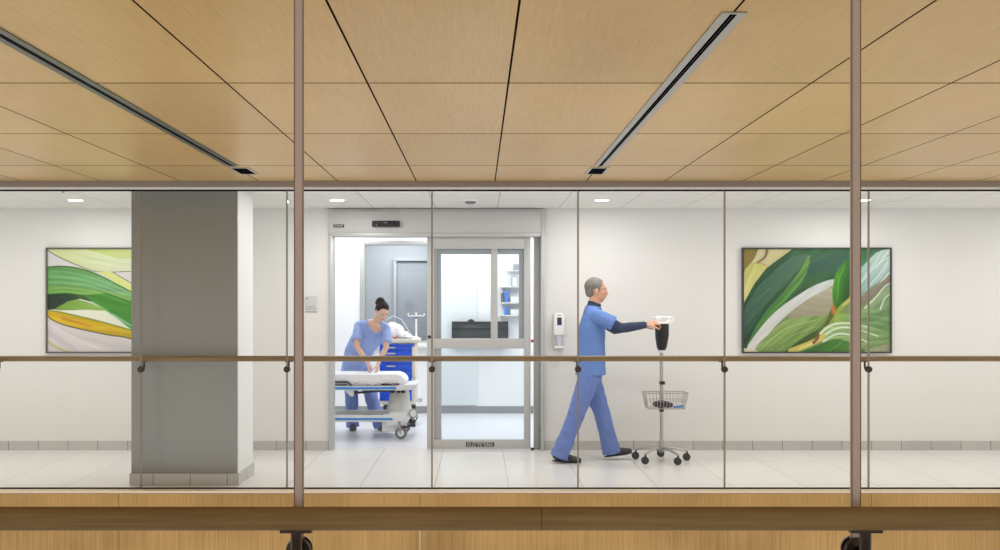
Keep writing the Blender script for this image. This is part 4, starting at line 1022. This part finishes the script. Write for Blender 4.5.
# ------------------------------------------------------------------ things behind the door leaf
b_x = lambda px: gx(px, YB-.1); b_z = lambda py: gz(py, YB-.1)
mo = thing('monitor', 'wide dark wall monitor seen through the sliding door glass', 'monitor', (b_x(480), YB, b_z(348)))
part('casing', M['black'], mo, lambda b: b.box(b_x(451.8), b_x(508.3), YB-.12, YB-.07, b_z(347.5), b_z(321.5)), bevel=.006)
part('screen', M['screen'], mo, lambda b: b.box(b_x(453.2), b_x(507), YB-.124, YB-.1201, b_z(346.5), b_z(324)), bevel=.001)
part('camera', M['black'], mo, lambda b: (b.box(b_x(468), b_x(474.5), YB-.12, YB-.08, b_z(321.5), b_z(320.2)), b.ball((b_x(471.2), YB-.1, b_z(320.2)), (.026, .02, .016))))
part('wall_mount', M['rubber'], mo, lambda b: (b.box(b_x(474), b_x(486), YB-.07, YB-.03, b_z(344), b_z(328)), b.box(b_x(472), b_x(488), YB-.03, YB-.0, b_z(346), b_z(326))))
def shelf(py, label):
    t = thing('wall_shelf', label, 'shelf', (b_x(511), YB, b_z(py)), 'white shelves on the treatment room wall')
    part('board', M['white'], t, lambda b: b.box(b_x(500), b_x(523), YB-.14, YB-.0, b_z(py+1), b_z(py)), bevel=.002)
    part('bracket', M['signgrey'], t, lambda b: (b.prism([(b_x(502), b_z(py+1)), (b_x(503), b_z(py+1)), (b_x(503), b_z(py+4)), (b_x(502), b_z(py+4))], YB-.1, YB), b.prism([(b_x(519), b_z(py+1)), (b_x(520), b_z(py+1)), (b_x(520), b_z(py+4)), (b_x(519), b_z(py+4))], YB-.1, YB)))
shelf(286.5, 'topmost small white wall shelf behind the door leaf')
shelf(302.5, 'second small white wall shelf from the top behind the door leaf')
shelf(315, 'lower white wall shelf just above the dark monitor')
def supply(name, m, px0, px1, py0, py1, label, cat, lid=None):
    t = MB(); t.box(b_x(px0), b_x(px1), YB-.12, YB-.04, b_z(py1), b_z(py0))
    o = t.build(name, m, None, bevel=.006, loc=(b_x((px0+px1)/2), YB-.08, b_z(py1))); tag(o, label, cat, 'supplies behind the sliding door')
    t2 = MB(); t2.box(b_x(px0)+.012, b_x(px1)-.012, YB-.123, YB-.1201, b_z(py1-.5), b_z(py0+1.4)); t2.build('front_label', lid or M['white'], o, smooth=False)
supply('glove_carton', M['boxblue'], 504.5, 508.5, 291, 302.4, 'upright blue carton on the second white wall shelf', 'carton', M['boxblue'])
supply('glove_carton', M['boxblue'], 504.5, 508.5, 306.5, 314.9, 'blue carton on the lower white wall shelf', 'carton', M['boxblue'])
supply('glove_carton', M['boxgrey'], 511.5, 518, 276, 286.4, 'grey carton on the topmost white wall shelf', 'carton')
supply('bottle_rack', M['darkrubber'], 501.2, 503.8, 293, 302.4, 'narrow dark rack on the second shelf beside the blue carton', 'rack', M['rubber'])
supply('paper_carton', M['signgrey'], 510, 520, 295.8, 302.4, 'low pale carton at the right end of the second shelf', 'carton')
supply('paper_carton', M['signgrey'], 510, 520, 309, 314.9, 'low pale carton at the right end of the lower shelf', 'carton')
t = thing('wall_box', 'white wall box with a grey window near the top of the door glass', 'box', (b_x(514), YB, b_z(273)))
part('body', M['white'], t, lambda b: b.box(b_x(507), b_x(521.5), YB-.1, YB, b_z(271.6), b_z(257.5)), bevel=.012)
part('window', M['boxgrey'], t, lambda b: b.box(b_x(513), b_x(519.5), YB-.103, YB-.1001, b_z(270), b_z(264)), bevel=.001)

# ------------------------------------------------------------------ world, camera, colour
w = bpy.data.worlds.new('world'); SC.world = w; w.use_nodes = True
bg = w.node_tree.nodes['Background']; bg.inputs[0].default_value = (1.0, .995, .98, 1); bg.inputs[1].default_value = 1.14
cd = bpy.data.cameras.new('camera'); cam = bpy.data.objects.new('camera', cd); COL.objects.link(cam)
cam.location = (0, 0, E); cam.rotation_euler = (math.pi/2, 0, 0)
cd.sensor_width = 36; cd.lens = 36*F/1000; cd.shift_x = .022; cd.shift_y = .030; cd.clip_start = .05; cd.clip_end = 100
SC.camera = cam
SC.view_settings.view_transform = 'Standard'; SC.view_settings.look = 'None'; SC.view_settings.gamma = 1; SC.view_settings.use_curve_mapping = False
SC.view_settings.exposure = 0.0
cy = SC.cycles
cy.max_bounces = 8; cy.diffuse_bounces = 4; cy.glossy_bounces = 4; cy.transparent_max_bounces = 24; cy.use_denoising = True
cy.sample_clamp_indirect = 4; cy.caustics_reflective = False; cy.caustics_refractive = False
